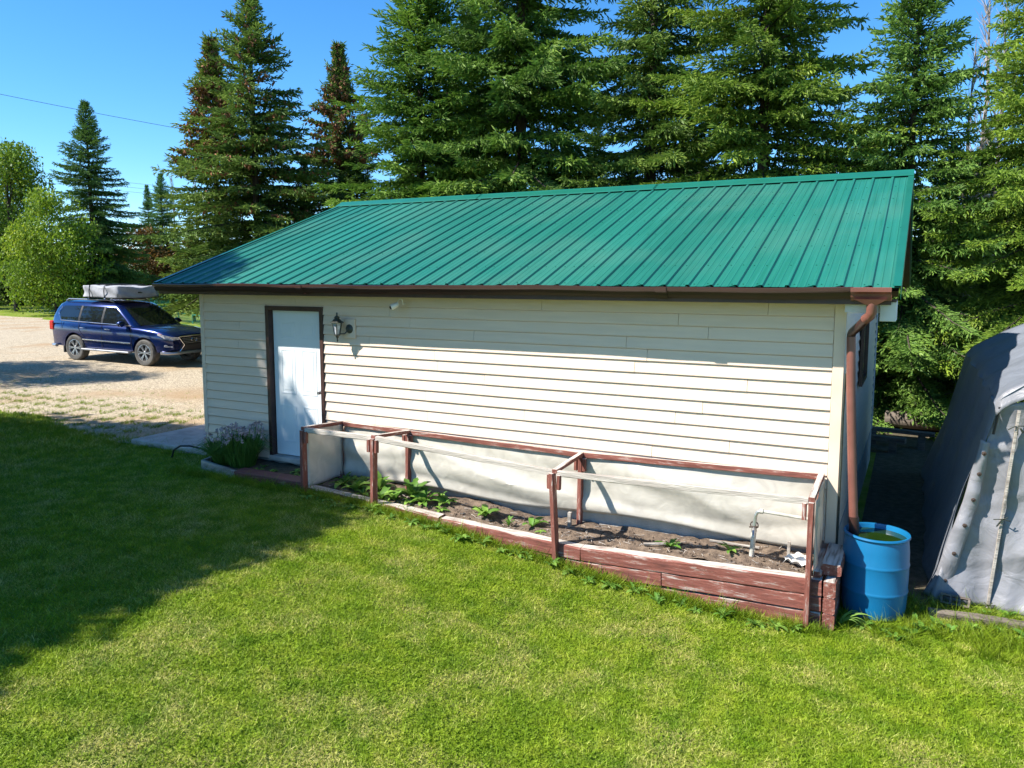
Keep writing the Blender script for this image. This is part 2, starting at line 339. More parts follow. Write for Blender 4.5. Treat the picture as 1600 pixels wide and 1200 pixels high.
GP = wob((-.2, -.06), (-3.07, .05), 9, .06, 1)+wob((-3.07, .05), (-5.6, .8), 9, .1, 2)+wob((-5.6, .8), (-10, .4), 12, .12, 3)+[(-25, -3), (-60, 0), (-50, 23)]+wob((-43, 21), (-24, 16.5), 12, .5, 4)+[(-14, 12), (-6, 9.5), (-.2, 8.5)]
tag(fan_sheet('gravel_driveway', GP, 'gravel', .006), kind='structure')
# bare earth and needle litter behind and beside the building
tag(fan_sheet('spruce_litter', [(8.75, -.02), (9.45, .1), (9.5, 5.8), (16, 6.2), (17, 16), (-14, 16), (-12, 9.2), (8.7, 7)], 'mulch', .010), kind='structure')
tag(MB().box(-1.75, -.01, .0, 6.3, -.05, .075).build('concrete_apron', 'concrete', bevel=.012), kind='structure')

# ================================================================== GARAGE
W = 8.63; DEP = 6.4; YE = -.42; YR = 3.657; ZR = 3.972; SL = .3475; ZE = ZR-(YR-YE)*SL; OL = .425; OR_ = .459
G = tag(empty('garage'), 'cream sided garage with green ribbed metal roof and white side door', 'garage')
core = MB()
core.box(.012, 1.31, .018, .14, .10, 2.43); core.box(2.28, W-.012, .018, .14, .10, 2.43); core.box(1.31, 2.28, .018, .14, 2.24, 2.43)
wall = core.build('wall', 'trim', G)
side = MB().prism([(.145, .10), (DEP, .10), (DEP, 2.5), (YR, ZR-.12), (.145, 2.70)], W-.15, W-.012, lambda u, v, t: (t, u, v)).build('gable_wall', 'siding', G); side.location.x = -.012
lw = MB().prism([(.145, .10), (DEP, .10), (DEP, 2.5), (YR, ZR-.12), (.145, 2.70)], .012, .15, lambda u, v, t: (t, u, v)).build('gable_wall', 'siding', G)
MB().box(.155, W-.155, DEP-.15, DEP-.004, .1, 2.5).build('back_wall', 'siding', G)
MB().box(.0, W, .03, DEP, -.75, .098).build('foundation', 'concrete', G)
# siding: every course is made of single planks
C = .127; rs = random.Random(11)
def plank(x0, x1, z0, z1, parent, fn=None):
    p = [(.02, z1), (.012, z1), (.012, z1-.008), (-.004, z1-.009), (-.021, z0+.007), (-.0205, z0), (.02, z0+.001)]
    fn = fn or (lambda u, v, t: (t, u, v))
    return MB().prism(p, x0, x1, fn).build('siding_plank', 'siding', parent)
for k in range(-2, 17):
    z0 = 2.15-C*k; z1 = min(z0+C-.001, 2.425)
    if z1-z0 < .03: continue
    spans = [(.065, 1.283), (2.317, W-.09)] if z0 < 2.24 else [(.065, W-.09)]
    for a, b in spans:
        cuts = [a]; x = a+rs.uniform(.6, 3.2)
        while x < b-.4: cuts.append(x); x += 3.66 if rs.random() < .6 else rs.uniform(1.6, 3.4)
        cuts.append(b)
        for i in range(len(cuts)-1): plank(cuts[i]+(.002 if i else 0), cuts[i+1]-.002, z0, z1, wall).location.y = -.0018*(i % 2)
for k in range(-4, 17):
    z0 = 2.15-C*k; yb = DEP-.05; y0 = .07
    if z0+C > 2.60: continue
    plank(y0, yb, z0, z0+C-.001, side, lambda u, v, t: (W-.012-u, t, v))
# corner posts and trims
for x0, x1 in ((-.004, .064), (W-.088, W+.012)):
    MB().box(x0, x1, -.027, .016, .09, 2.428).build('corner_trim', 'trim', G, bevel=.004)
MB().box(W-.010, W+.012, .001, .065, .09, 2.6).build('corner_trim', 'sidewhite', G, bevel=.004)
MB().box(W-.010, W+.012, DEP-.065, DEP, .09, 2.6).build('corner_trim', 'sidewhite', G, bevel=.004)
# door
cs = MB().box(1.285, 1.345, -.03, .125, .15, 2.25).build('door_casing', 'brown', G, bevel=.004)
MB().box(2.255, 2.315, -.03, .125, .15, 2.25).build('door_casing', 'brown', G, bevel=.004)
MB().box(1.346, 2.254, -.029, .125, 2.19, 2.25).build('door_casing', 'brown', G, bevel=.004)
MB().box(1.30, 2.30, -.06, .13, .10, .165).build('threshold', 'concrete', G, bevel=.008)
door = MB().box(1.352, 2.248, .055, .10, .175, 2.186).build('door', 'door', G, bevel=.003)
cx = [(1.48, 1.74), (1.86, 2.12)]
for (a, b) in cx:
    for (c, d) in ((1.80, 2.03), (1.04, 1.66), (.36, .88)):
        f = MB(); t = .022                                   # embossed moulding round a raised field
        for q in ((a, a+t, c, d), (b-t, b, c, d), (a+t, b-t, c, c+t), (a+t, b-t, d-t, d)): f.box(q[0], q[1], .0505, .056, q[2], q[3])
        f.build('door_panel', 'door', door, bevel=.002)
        MB().box(a+.055, b-.055, .051, .056, c+.055, d-.055).build('door_panel', 'door', door, bevel=.002)
kb = MB().lathe([(0, -.05), (.02, -.05), (.027, -.035), (.025, -.015), (.011, -.008), (.011, .02), (.03, .022), (.03, .03)], (2.195, .028, 1.10), 14, 'y')
kb.build('knob', 'rim', door, smooth=True)
# soffit, fascia, gutter
MB().box(-OL+.02, W+OR_-.03, -.345, -.001, 2.432, 2.446).build('soffit', 'brown', G)
MB().box(-OL+.01, W+OR_-.07, -.372, -.346, 2.405, 2.535).build('fascia', 'brown', G, bevel=.003)
gp = shell([(-.377, 2.545), (-.377, 2.45), (-.435, 2.45), (-.452, 2.475), (-.462, 2.505), (-.492, 2.522), (-.494, 2.548), (-.478, 2.552)], .003)
segs = [(-.40, 2.34), (2.36, 7.0), (7.02, 8.72)]
for i, (a, b) in enumerate(segs):
    g = MB(); n = 10
    for j in range(n):
        t0 = a+(b-a)*j/n; t1 = a+(b-a)*(j+1)/n
        dz = lambda t: -.006*math.sin((t+1)*1.7)-.004*math.sin(t*4.1)-(.012 if 1.9 < t < 2.6 else 0)
        nn = len(gp); Vv = [(t0, u, v+dz(t0)) for u, v in gp]+[(t1, u, v+dz(t1)) for u, v in gp]
        g.add(Vv, [(q, (q+1) % nn, nn+(q+1) % nn, nn+q) for q in range(nn)])
    g.build('gutter', 'gutter', G)
gp2 = shell([(u-.004 if i > 1 else u, v-(.004 if 1 <= i <= 2 else 0)) for i, (u, v) in enumerate([(-.377, 2.547), (-.377, 2.447), (-.437, 2.447), (-.455, 2.472), (-.466, 2.502), (-.497, 2.52), (-.499, 2.552), (-.478, 2.556)])], .003)
MB().prism(gp2, 6.955, 7.065, lambda u, v, t: (t, u, v-.006)).build('gutter_joint', 'gutter', G)
MB().prism(gp2, 2.30, 2.40, lambda u, v, t: (t, u, v-.012)).build('gutter_joint', 'gutter', G)
ol = MB().prism(gp2, 8.70, 9.02, lambda u, v, t: (t, u, v)).build('gutter_outlet', 'redpipe', G)
fn_ = MB()
fn_.add([(8.73, -.50, 2.455), (8.99, -.50, 2.455), (8.99, -.385, 2.455), (8.73, -.385, 2.455), (8.83, -.475, 2.405), (8.91, -.475, 2.405), (8.91, -.40, 2.405), (8.83, -.40, 2.405)],
        [(0,1,5,4),(1,2,6,5),(2,3,7,6),(3,0,4,7),(4,5,6,7)]).build('funnel', 'redpipe', ol)
dp = MB().tube([(8.87, -.44, 2.42), (8.87, -.44, 2.34), (8.86, -.425, 2.31), (8.82, -.38, 2.275)], .043, 14).build('downspout', 'redpipe', G, smooth=True)
MB().tube([(8.835, -.40, 2.285), (8.75, -.23, 2.19), (8.705, -.12, 2.145), (8.695, -.092, 2.115), (8.695, -.09, 2.07)], .038, 14).build('elbow', 'gutter', dp, smooth=True)
MB().tube([(8.695, -.09, 2.10), (8.715, -.095, 1.6), (8.755, -.105, .95), (8.795, -.11, .36)], .040, 14).build('pipe', 'redpipe', dp, smooth=True)
MB().tube([(8.793, -.108, .42), (8.805, -.11, .25)], .046, 14).build('pipe_end', 'gutter', dp, smooth=True)
MB().tube([(W+.03, -.03, 1.75), (W+.022, -.028, 1.35), (W+.026, -.03, .9), (W+.02, -.03, -.35)], .012, 6).build('cable', 'iron', G)
# roof
deck = MB().prism([(YE+.03, ZE-.03), (YR, ZR-.035), (DEP+.35, ZE-.03), (DEP+.35, ZE-.09), (YR, ZR-.13), (YE+.06, ZE-.08)], -OL+.015, W+OR_-.02, lambda u, v, t: (t, u, v)).build('roof', 'brown', G)
P_ = .2286; u_, n_ = Vector((0, 1, SL)).normalized(), Vector((0, -SL, 1)).normalized()
LEN = (Vector((0, YR, ZR))-Vector((0, YE, ZE))).length
XR = W+OR_-.012
def sheet(x1, nr, name='roof_panel', ysign=1, eave=None):
    top = []
    for i in range(nr):
        o = x1-(i+1)*P_
        top += [(o+P_-.0, .0), (o+.160, .0), (o+.152, .0035), (o+.144, 0), (o+.092, 0), (o+.084, .0035), (o+.076, 0), (o+.026, 0), (o+.012, .019), (o-.012, .019), (o-.022, .001)]
    top = top[::-1]; prof = top+[(x, z-.0025) for x, z in top[::-1]]
    a = Vector((0, YE, ZE)); n = len(prof); cuts = [0, LEN*.33, LEN*.66, LEN]
    Vv = []; Fv = []
    for c in cuts:
        for x, h in prof:
            p = a+u_*c+n_*h; Vv.append((x, p.y, p.z))
    for c in range(3): Fv += [(c*n+i, c*n+(i+1) % n, (c+1)*n+(i+1) % n, (c+1)*n+i) for i in range(n)]
    Fv += [tuple(range(n))[::-1], tuple(range(3*n, 4*n))]
    return MB().add(Vv, Fv).build(name, 'roof', deck)
x = XR; cnt = int((XR+OL)/P_)
i = 0
while i < cnt:
    nr = min(4, cnt-i); sheet(XR-i*P_, nr); i += nr
xl = XR-cnt*P_
if xl > -OL+.03:
    a = Vector((0, YE, ZE)); e = a+u_*LEN
    MB().add([(-OL, a.y, a.z), (xl, a.y, a.z), (xl, e.y, e.z), (-OL, e.y, e.z)]+[(-OL, a.y, a.z-.003), (xl, a.y, a.z-.003), (xl, e.y, e.z-.003), (-OL, e.y, e.z-.003)], [(0,1,2,3),(7,6,5,4),(0,4,5,1),(2,6,7,3),(0,3,7,4)]).build('roof_panel', 'roof', deck)
# back slope
a2 = Vector((0, DEP+.42, ZE)); 
MB().add([(-OL, YR+.002, ZR), (XR, YR+.002, ZR), (XR, a2.y, a2.z), (-OL, a2.y, a2.z)]+[(-OL, YR+.002, ZR-.02), (XR, YR+.002, ZR-.02), (XR, a2.y, a2.z-.02), (-OL, a2.y, a2.z-.02)], [(3,2,1,0),(4,5,6,7),(0,1,5,4),(2,3,7,6),(1,2,6,5),(3,0,4,7)]).build('roof_panel', 'roof', deck)
# ridge cap and rake trims
for (xa, xb) in ((-OL-.01, 2.62), (2.58, 5.68), (5.64, XR+.014)):
    pr = shell([(YR-.17, ZR-.17*SL+.024), (YR-.155, ZR-.155*SL+.034), (YR-.02, ZR+.045), (YR, ZR+.06), (YR+.02, ZR+.045), (YR+.17, ZR-.17*SL+.02)], .003)
    MB().prism(pr, xa, xb, lambda u, v, t: (t, u, v+(.003 if xa > 2.6 and xa < 5 else 0))).build('ridge_cap', 'rooftrim', deck)
for sx_, xx in ((1, XR), (-1, -OL)):
    f = MB(); a = Vector((0, YE-.005, ZE-.005)); b = Vector((0, YR, ZR-.005))
    q = [(xx-sx_*.05, .024), (xx+sx_*.014, .024), (xx+sx_*.014, -.10), (xx+sx_*.010, -.10), (xx+sx_*.010, .020), (xx-sx_*.05, .020)]
    Vv = [(x_, (a+n_*h).y, (a+n_*h).z) for x_, h in q]+[(x_, (b+n_*h).y, (b+n_*h).z) for x_, h in q]
    f.add(Vv, [(i, (i+1) % 6, 6+(i+1) % 6, 6+i) for i in range(6)]+[(0,1,2,3,4,5)]).build('rake_trim', 'rooftrim', deck)
    f = MB(); a = Vector((0, YR, ZR-.02)); b = Vector((0, DEP+.42, ZE-.02))
    f.beam((xx+sx_*.004, a.y, a.z), (xx+sx_*.004, b.y, b.z), .02, .12).build('rake_trim', 'rooftrim', deck)
# roof screws
sc = MB(); a = Vector((0, YE, ZE))
for i in range(cnt):
    for off in (.052, .176):
        for s_ in (.07, .62, 1.23, 1.84, 2.45, 3.06, 3.67, 4.2):
            if rs.random() < .35: continue
            p = a+u_*(s_+rs.uniform(-.012, .012))+n_*.001; xq = XR-i*P_-off+rs.uniform(-.006, .006)
            hx = []
            for h, r_ in ((0, .008), (.002, .008), (.0025, .005), (.006, .0045)):
                for k in range(6):
                    t = k*math.pi/3; pp = p+u_*(r_*math.sin(t))+n_*h; hx.append((xq+r_*math.cos(t), pp.y, pp.z))
            sc.add(hx, [(l*6+k, l*6+(k+1) % 6, l*6+6+(k+1) % 6, l*6+6+k) for l in range(3) for k in range(6)]+[tuple(range(18, 24))])
tag(sc.build('roof_screws', 'rooftrim', deck), kind='stuff')
# boxed eave return and gable window on the side wall
MB().box(W+.30, W+.43, -.33, .05, 2.26, 2.43).build('eave_return', 'sidewhite', G, bevel=.004)
MB().box(W+.016, W+.30, -.30, .05, 2.33, 2.43).build('eave_return', 'sidewhite', G, bevel=.004)
win = MB(); y0, y1, z0, z1 = 2.35, 3.35, 1.32, 2.12
for q in ((y0, y0+.06, z0, z1), (y1-.06, y1, z0, z1), (y0+.06, y1-.06, z0, z0+.06), (y0+.06, y1-.06, z1-.06, z1)): win.box(W+.006, W+.042, q[0], q[1], q[2], q[3])
wo = win.build('window', 'brown', G)
MB().box(W+.006, W+.018, y0+.06, y1-.06, z0+.06, z1-.06).build('pane', 'glass_dark', wo)

# wall lantern and flood light
L_ = tag(empty('wall_lantern', (2.72, -.02, 1.98)), 'black carriage lantern on a cream block beside the white door', 'lantern')
MB().box(-.035, .145, -.022, .0, -.12, .13).build('mounting_block', 'trim', L_, bevel=.006)
MB().lathe([(0, -.045), (.035, -.042), (.055, -.03), (.06, -.022)], (.055, 0, 0), 16, 'y').build('backplate', 'iron', L_, smooth=True)
MB().tube([(.055, -.04, -.01), (.03, -.09, -.06), (-.02, -.13, -.06), (-.045, -.14, -.02)], .009, 8).build('arm', 'iron', L_, smooth=True)
lc = (-.045, -.14)
MB().lathe([(0, .215), (.008, .21), (.012, .19), (.006, .18), (.02, .165), (.036, .155), (.036, .148), (.028, .143), (.06, .105), (.085, .088), (.086, .08), (.0, .08)], (*lc, 0), 8).build('cap', 'iron', L_)
cg = MB()
for k in range(6):
    t = k*math.pi/3; cg.beam((lc[0]+.066*math.cos(t), lc[1]+.066*math.sin(t), .08), (lc[0]+.036*math.cos(t), lc[1]+.036*math.sin(t), -.07), .006, .006)
cg.build('cage', 'iron', L_)
MB().lathe([(.058, .08), (.033, -.065)], (*lc, 0), 6).build('glass', sheet_mat and 'lamp', L_)
MB().lathe([(.0, -.165), (.006, -.16), (.012, -.14), (.008, -.125), (.016, -.11), (.022, -.09), (.04, -.078), (.04, -.068), (0, -.068)], (*lc, 0), 10).build('finial', 'iron', L_, smooth=True)
FL = tag(empty('flood_light', (3.62, -.20, 2.30)), 'small cream floodlight hanging from a bent cable under the eave', 'floodlight')
FL.scale = (.72, .72, .72)
hd = MB().tube([(.05, .03, .03), (.02, .01, .01), (-.03, -.025, -.02), (-.05, -.04, -.03)], [.030, .042, .050, .052], 12).build('head', 'white', FL, smooth=True)
MB().tube([(-.048, -.039, -.029), (-.07, -.055, -.042)], [.036, .022], 10).build('lens', 'blackpl', FL, smooth=True)
MB().tube([(.03, .02, .03), (.05, .02, .08), (.09, .03, .115), (.12, .05, .09), (.115, .07, .04), (.09, .10, .02), (.08, .18, .03)], .007, 7).build('cable', 'white', FL, smooth=True)

# ================================================================== RAISED BED AND COLD FRAME
def wobble(me, amp, seed):
    r = random.Random(seed)
    for v in me.vertices: v.co += Vector((r.uniform(-amp, amp)*.5, r.uniform(-amp, amp), r.uniform(-amp, amp)))
def timber(name, a, b, wd, ht, m, parent, n=10, amp=.004, seed=0, bev=.012):
    a = Vector(a); b = Vector(b); mb = MB(); d = (b-a)
    if m == 'redwood': m = ('redwood', 'redwood_y', 'redwood_z')[max(range(3), key=lambda i: abs(d[i]))]
    sd = d.cross(Vector((0, 0, 1))).normalized()*(wd/2)
    if abs(d.normalized().z) > .8: sd = Vector((wd/2, 0, 0))
    u = sd.cross(d).normalized()*(ht/2)
    r = random.Random(seed*13+5); Vv = []; Fv = []
    c = bev; pr = [(-1, -1, 1, 0), (-1, -1, 0, 1), (-1, 1, 0, -1), (-1, 1, 1, 0), (1, 1, -1, 0), (1, 1, 0, -1), (1, -1, 0, 1), (1, -1, -1, 0)]
    sn = sd.normalized(); un = u.normalized()
    for i in range(n+1):
        p = a+d*(i/n)
        for (s1, u1, cs_, cu) in pr:
            Vv.append(p+sd*s1+u*u1+sn*(cs_*c)+un*(cu*c)+Vector((0, r.uniform(-amp, amp), r.uniform(-amp, amp))))
    for i in range(n): Fv += [(i*8+k, i*8+(k+1) % 8, i*8+8+(k+1) % 8, i*8+8+k) for k in range(8)]
    Fv += [tuple(range(8))[::-1], tuple(n*8+k for k in range(8))]
    return mb.add(Vv, Fv).build(name, m, parent)
RB = tag(empty('raised_bed', (0, 0, 0)), 'long raised bed of worn red painted timbers along the garage wall', 'raised bed')
YF = -.755
tops = [((2.62, .055), (4.58, -.035)), ((4.60, -.05), (6.30, -.105)), ((6.31, -.10), (8.60, -.015))]
sd_ = 1
for (a, b) in tops:
    for lev in range(4):
        dz = -.148*lev
        if b[1]+dz-.148 < ground(b[0], 0)-.25: continue
        y = YF+.07+.009*lev+random.uniform(-.002, .002)
        xa, xb = a[0], b[0]
        if lev == 1 and a[0] > 6: 
            timber('timber', (xa, y, a[1]+dz-.072), (7.15, y, -.06+dz-.072), .14, .143, 'redwood', RB, 6, .004, sd_); xa = 7.16; a_ = (7.16, -.058); sd_ += 1
            timber('timber', (xa, y, a_[1]+dz-.072), (xb, y, b[1]+dz-.072), .14, .143, 'redwood', RB, 8, .004, sd_)
        else: timber('timber', (xa, y, a[1]+dz-.072), (xb, y, b[1]+dz-.072), .14, .143, 'redwood', RB, 9, .005, sd_)
        sd_ += 1
for lev in range(4):                                    # end wall, stepping up to the garage
    timber('timber', (8.665, YF+.005, -.085-.148*lev), (8.665, -.06, -.085-.148*lev), .10, .143, 'redwood', RB, 5, .004, sd_); sd_ += 1
timber('timber', (8.66, -.62, .05), (8.66, -.05, .06), .17, .10, 'redwood', RB, 5, .004, 77)
timber('cap_board', (8.545, -.70, .02), (8.545, -.06, .03), .09, .05, 'redwood', RB, 5, .003, 78)
# soil
nxs, nys = 90, 12; r = random.Random(3); Vv = []; Fv = []
for j in range(nys+1):
    for i in range(nxs+1):
        x = 2.64+(8.60-2.64)*i/nxs; y = -.63+.62*j/nys
        t = (x-2.64)/5.96; z = (.01-.13*sst(t*1.7)+.07*sst(t*2-1))+.025*math.sin(x*5+y*7)*math.sin(y*9+x)+r.uniform(-.014, .014)+.03*(j/nys)
        Vv.append((x, y, z))
Fv = [(j*(nxs+1)+i, j*(nxs+1)+i+1, (j+1)*(nxs+1)+i+1, (j+1)*(nxs+1)+i) for j in range(nys) for i in range(nxs)]
def soil_z(x, y):
    t = (x-2.64)/5.96; return (.01-.13*sst(t*1.7)+.07*sst(t*2-1))+.025*math.sin(x*5+y*7)*math.sin(y*9+x)+.03*((y+.63)/.62)
tag(MB().add(Vv, Fv).build('bed_soil', 'soil', smooth=True), kind='structure')
cl = MB()                                               # soil crumbs
for _ in range(500):
    x = random.uniform(2.8, 8.5); y = random.uniform(-.6, -.1); q = random.uniform(.006, .02); z = soil_z(x, y)+q*.4
    pts = [(x+q*random.uniform(.6, 1.2)*a_, y+q*random.uniform(.6, 1.2)*b_, z+q*c_*.7) for a_, b_, c_ in ((1,0,0),(-1,0,0),(0,1,0),(0,-1,0),(0,0,1),(0,0,-1))]
    cl.add(pts, [(0,2,4),(2,1,4),(1,3,4),(3,0,4),(2,0,5),(1,2,5),(3,1,5),(0,3,5)])
tag(cl.build('soil_crumbs', 'soil'), 'loose dry soil crumbs lying on the raised bed', 'soil', kind='stuff')
# cold frame
CF = tag(empty('cold_frame'), 'weathered red wooden frame with milky plastic sheeting standing on the raised bed', 'cold frame')
px_ = [2.62, 3.70, 6.02, 8.49]; zf = [.775, .775, .645, .69]; zbk = [.735, .72, .69, .75]
for i in range(4):
    zg = ground(px_[i], -.8)-.03
    timber('post', (px_[i]+(.03 if i == 2 else 0), YF-.025, zg), (px_[i]-(.03 if i == 2 else 0), YF-.01, zf[i]), .045, .09, 'redwood', CF, 4, .002, 30+i, .004)
    timber('back_post', (px_[i], -.10, -.1), (px_[i], -.075, zbk[i]-.02), .045, .075, 'redwood', CF, 4, .002, 40+i, .004)
    timber('cross_bar', (px_[i], YF-.02, zf[i]+.02), (px_[i], -.05, zbk[i]+.012), .055, .04, 'redwood', CF, 4, .002, 50+i, .004)
    for sx_ in (-1, 1):
        if (i == 0 and sx_ < 0) or (i == 3 and sx_ > 0): continue
        bq = timber('gusset_block', (px_[i]+sx_*.055, YF-.03, zf[i]-.16), (px_[i]+sx_*.055, YF-.026, zf[i]-.012), .035, .05, 'redwood', CF, 2, .002, 60+i, .004)
        if i in (1, 2): timber('gusset_block', (px_[i]+sx_*.05, -.095, zbk[i]-.17), (px_[i]+sx_*.05, -.095, zbk[i]-.03), .035, .05, 'redwood', CF, 2, .002, 70+i, .004)
for i in range(3):
    timber('back_rail', (px_[i], -.055, zbk[i]), (px_[i+1]-.005, -.055, zbk[i+1]), .04, .055, 'redwood', CF, 6, .003, 80+i, .004)
    timber('front_rail', (px_[i]+.03, YF+.005, zf[i]), (px_[i+1]-.028, YF+.005, zf[i+1]-.0), .055, .06, 'paleWood', CF, 8, .003, 90+i, .006)
def sheetmesh(fn, nu, nv, name, m, parent):
    Vv = [fn(i/nu, j/nv) for j in range(nv+1) for i in range(nu+1)]
    Fv = [(j*(nu+1)+i, j*(nu+1)+i+1, (j+1)*(nu+1)+i+1, (j+1)*(nu+1)+i) for j in range(nv) for i in range(nu)]
    o = MB().add(Vv, Fv).build(name, m, parent, smooth=True)
    md = o.modifiers.new('thick', 'SOLIDIFY'); md.thickness = .002
    return o
def backsheet(u, v):
    x = 2.64+(8.47-2.64)*u; k = 0
    ztop = np.interp(x, px_, zbk)-.005; zb = .045+.03*math.sin(x*2.1)
    seg = np.interp(x, px_, [0, 1, 2, 3]); fr = seg-math.floor(seg) if x < px_[3] else 0
    sag = math.sin(math.pi*fr)
    dg_ = abs(math.sin(3.2*v+1.15*(x-px_[int(min(2, seg))])+.5*math.sin(x*1.7)))
    y = -.03-.035*sag*math.sin(v*math.pi)-.05*(1-dg_)**2*math.sin(v*math.pi)-.022*math.sin(v*7+x*1.3)*math.sin(v*math.pi)-.012*math.sin(x*9+v*14)*v*(1-v)*2-.02*abs(math.sin(v*9+1.7*math.sin(x*1.1)))*(1-v)
    return (x, min(y, -.026)-.02*(1-v), zb+(ztop-zb)*v)
sheetmesh(backsheet, 110, 22, 'plastic_sheet', 'plastic', CF)
for i, sg in ((0, 1), (3, -1)):
    def endsheet(u, v, i=i, sg=sg):
        y = YF+.02+(-.075-YF-.02)*u; zt = zf[i]+(zbk[i]-zf[i])*u; zb = .05 if i == 0 else .01
        return (px_[i]+sg*(-.005)+(.03*sg if i == 0 else .03)+.015*math.sin(v*8+u*5)*math.sin(u*math.pi), y, zb+(zt-zb)*v)
    sheetmesh(endsheet, 14, 18, 'plastic_sheet', 'plastic', CF)
# low edging by the door
LB = tag(empty('low_bed_edging'), 'low dull red board edging around the flower bed before the door', 'garden edging')
timber('board', (1.38, -.735, .0), (2.585, -.745, .005), .045, .16, 'redwood', LB, 5, .003, 101, .005)
o = timber('cap_board', (1.36, -.66, .093), (2.585, -.67, .098), .22, .03, 'dullred' if 'dullred' in M else 'brown', LB, 5, .002, 102, .005)
M['dullred'] = mat('dull_red_paint', (.17, .06, .05), (.12, .042, .036), .7, 5, (1, 6, 6), .3); o.data.materials[0] = M['dullred']
timber('weathered_board', (.56, -.56, .05), (1.40, -.75, .045), .05, .14, 'greywood', LB, 4, .003, 103, .005)
timber('weathered_board', (.56, -.56, .05), (.40, -.1, .05), .05, .14, 'greywood', LB, 4, .003, 104, .005)
Vv = []; Fv = []
for j in range(7):
    for i in range(21):
        x = .46+2.13*i/20; y = (-.70 if x > 1.35 else -.52-.2*(x-.46)/.9)*(1-j/6)+.02*(j/6); Vv.append((x, y, .06+random.uniform(-.012, .012)))
Fv = [(j*21+i, j*21+i+1, (j+1)*21+i+1, (j+1)*21+i) for j in range(6) for i in range(20)]
tag(MB().add(Vv, Fv).build('flower_bed_soil', 'mulch', smooth=True), kind='structure')

# standpipe, stakes, wires and rag in the bed
ST = tag(empty('standpipe', (7.92, -.36, soil_z(7.92, -.36))), 'grey water pipe with a brass tap bent over the raised bed', 'water pipe')
zz = soil_z(7.92, -.36)
MB().tube([(0, 0, -.08), (.02, 0, .23)], .024, 12).build('riser', 'pvc', ST, smooth=True)
MB().tube([(.02, 0, .22), (.022, 0, .25), (.022, 0, .31), (.03, 0, .40), (.045, 0, .44), (.08, 0, .455)], [.018, .027, .02, .017, .019, .019], 10).build('pipe_neck', 'galv', ST, smooth=True)
MB().tube([(.07, 0, .455), (.10, 0, .455), (.101, 0, .455), (.55, 0, .44)], [.026, .026, .016, .016], 10).build('arm_pipe', 'pvc', ST, smooth=True)
tp = MB().tube([(.022, 0, .285), (.025, -.05, .28), (.03, -.085, .25), (.03, -.09, .22)], [.014, .014, .012, .012], 8).build('tap', 'galv', ST, smooth=True)
hw = MB(); hw.tube([(.022+.036*math.cos(t*math.pi/5), -.0, .31+.036*math.sin(t*math.pi/5)) for t in range(11)], .006, 6); hw.tube([(-.02, -.02, .29), (.065, -.02, .305)], .008, 6); hw.build('handle', 'rust', tp)
def stake(x, y, h, lab, wd=.028):
    o = timber('wooden_stake', (x, y, soil_z(x, y)-.05), (x+.005, y, soil_z(x, y)+h), wd, wd, 'greywood', None, 2, .002, int(x*10), .003)
    tag(o, lab, 'stake')
stake(5.95, -.22, .17, 'short pale stake in the soil beside the middle posts of the frame', .04)
stake(8.24, -.2, .14, 'short rusty brown stake beside the white rag in the soil')
def arc(x, y, rr, lab):
    z = soil_z(x, y); o = MB().tube([(x+rr*math.cos(t*math.pi/8)*1.1, y-.03*math.sin(t*math.pi/8), z-.03+rr*1.25*math.sin(t*math.pi/8)) for t in range(9)], .005, 6).build('wire_hoop', 'rust', smooth=True)
    tag(o, lab, 'wire hoop', 'wire hoops in the soil')
arc(6.47, -.36, .09, 'rusty wire hoop pushed into the dry soil of the raised bed'); arc(6.75, -.38, .085, 'rusty wire hoop pushed into the dry soil of the raised bed')
rg = MB(); rr_ = random.Random(4)
rgo = sheetmesh(lambda u, v: (8.22+.24*u+.02*math.sin(v*9), -.42+.22*v+.02*math.sin(u*11), soil_z(8.3, -.35)+.03+.035*abs(math.sin(u*9+v*4))+.03*math.sin(v*12+u*5)*math.sin(u*3.1)), 14, 14, 'crumpled_rag', 'white', None)
tag(rgo, 'crumpled white plastic rag on the soil under the end panel', 'rag')
for (x, y, a_, l_, lab) in ((6.98, -.42, .3, .22, 'split grey stick lying on the soil near the wire hoops'), (7.72, -.16, -.1, .5, 'thin pale lath lying on the soil beside the tap pipe')):
    z = soil_z(x, y)+.02; tag(timber('loose_stick', (x-l_/2*math.cos(a_), y-l_/2*math.sin(a_), z), (x+l_/2*math.cos(a_), y+l_/2*math.sin(a_), z+.02), .025, .02, 'greywood', None, 3, .003, int(x*7), .003), lab, 'stick')

# ================================================================== BARREL
bx_, by_ = 8.995, -.13; zb = ground(bx_, by_)
BR = tag(empty('rain_barrel', (bx_, by_, zb)), 'open blue plastic rain barrel full of green water under the downspout', 'barrel')
ro, H_ = .283, .76
pf = [(0, 0), (.24, 0), (.262, .02), (.272, .08), (.279, .22), (.283, .235), (.286, .245), (.283, .256), (.28, .27), (.283, .40), (.282, .47), (.285, .482), (.288, .492), (.285, .503), (.282, .515), (.28, .62), (.272, .70), (.268, .728), (.279, .735), (.284, .747), (.279, .76), (.262, .76), (.258, .745), (.258, .3)]
b_ = MB().lathe(pf, n=56).build('body', 'blue_barrel', BR, smooth=True); b_.scale = (1.0, 1.0, 1)
MB().lathe([(.0, .0), (.262, .0)], (0, 0, .715), 40).build('water', 'water', BR)

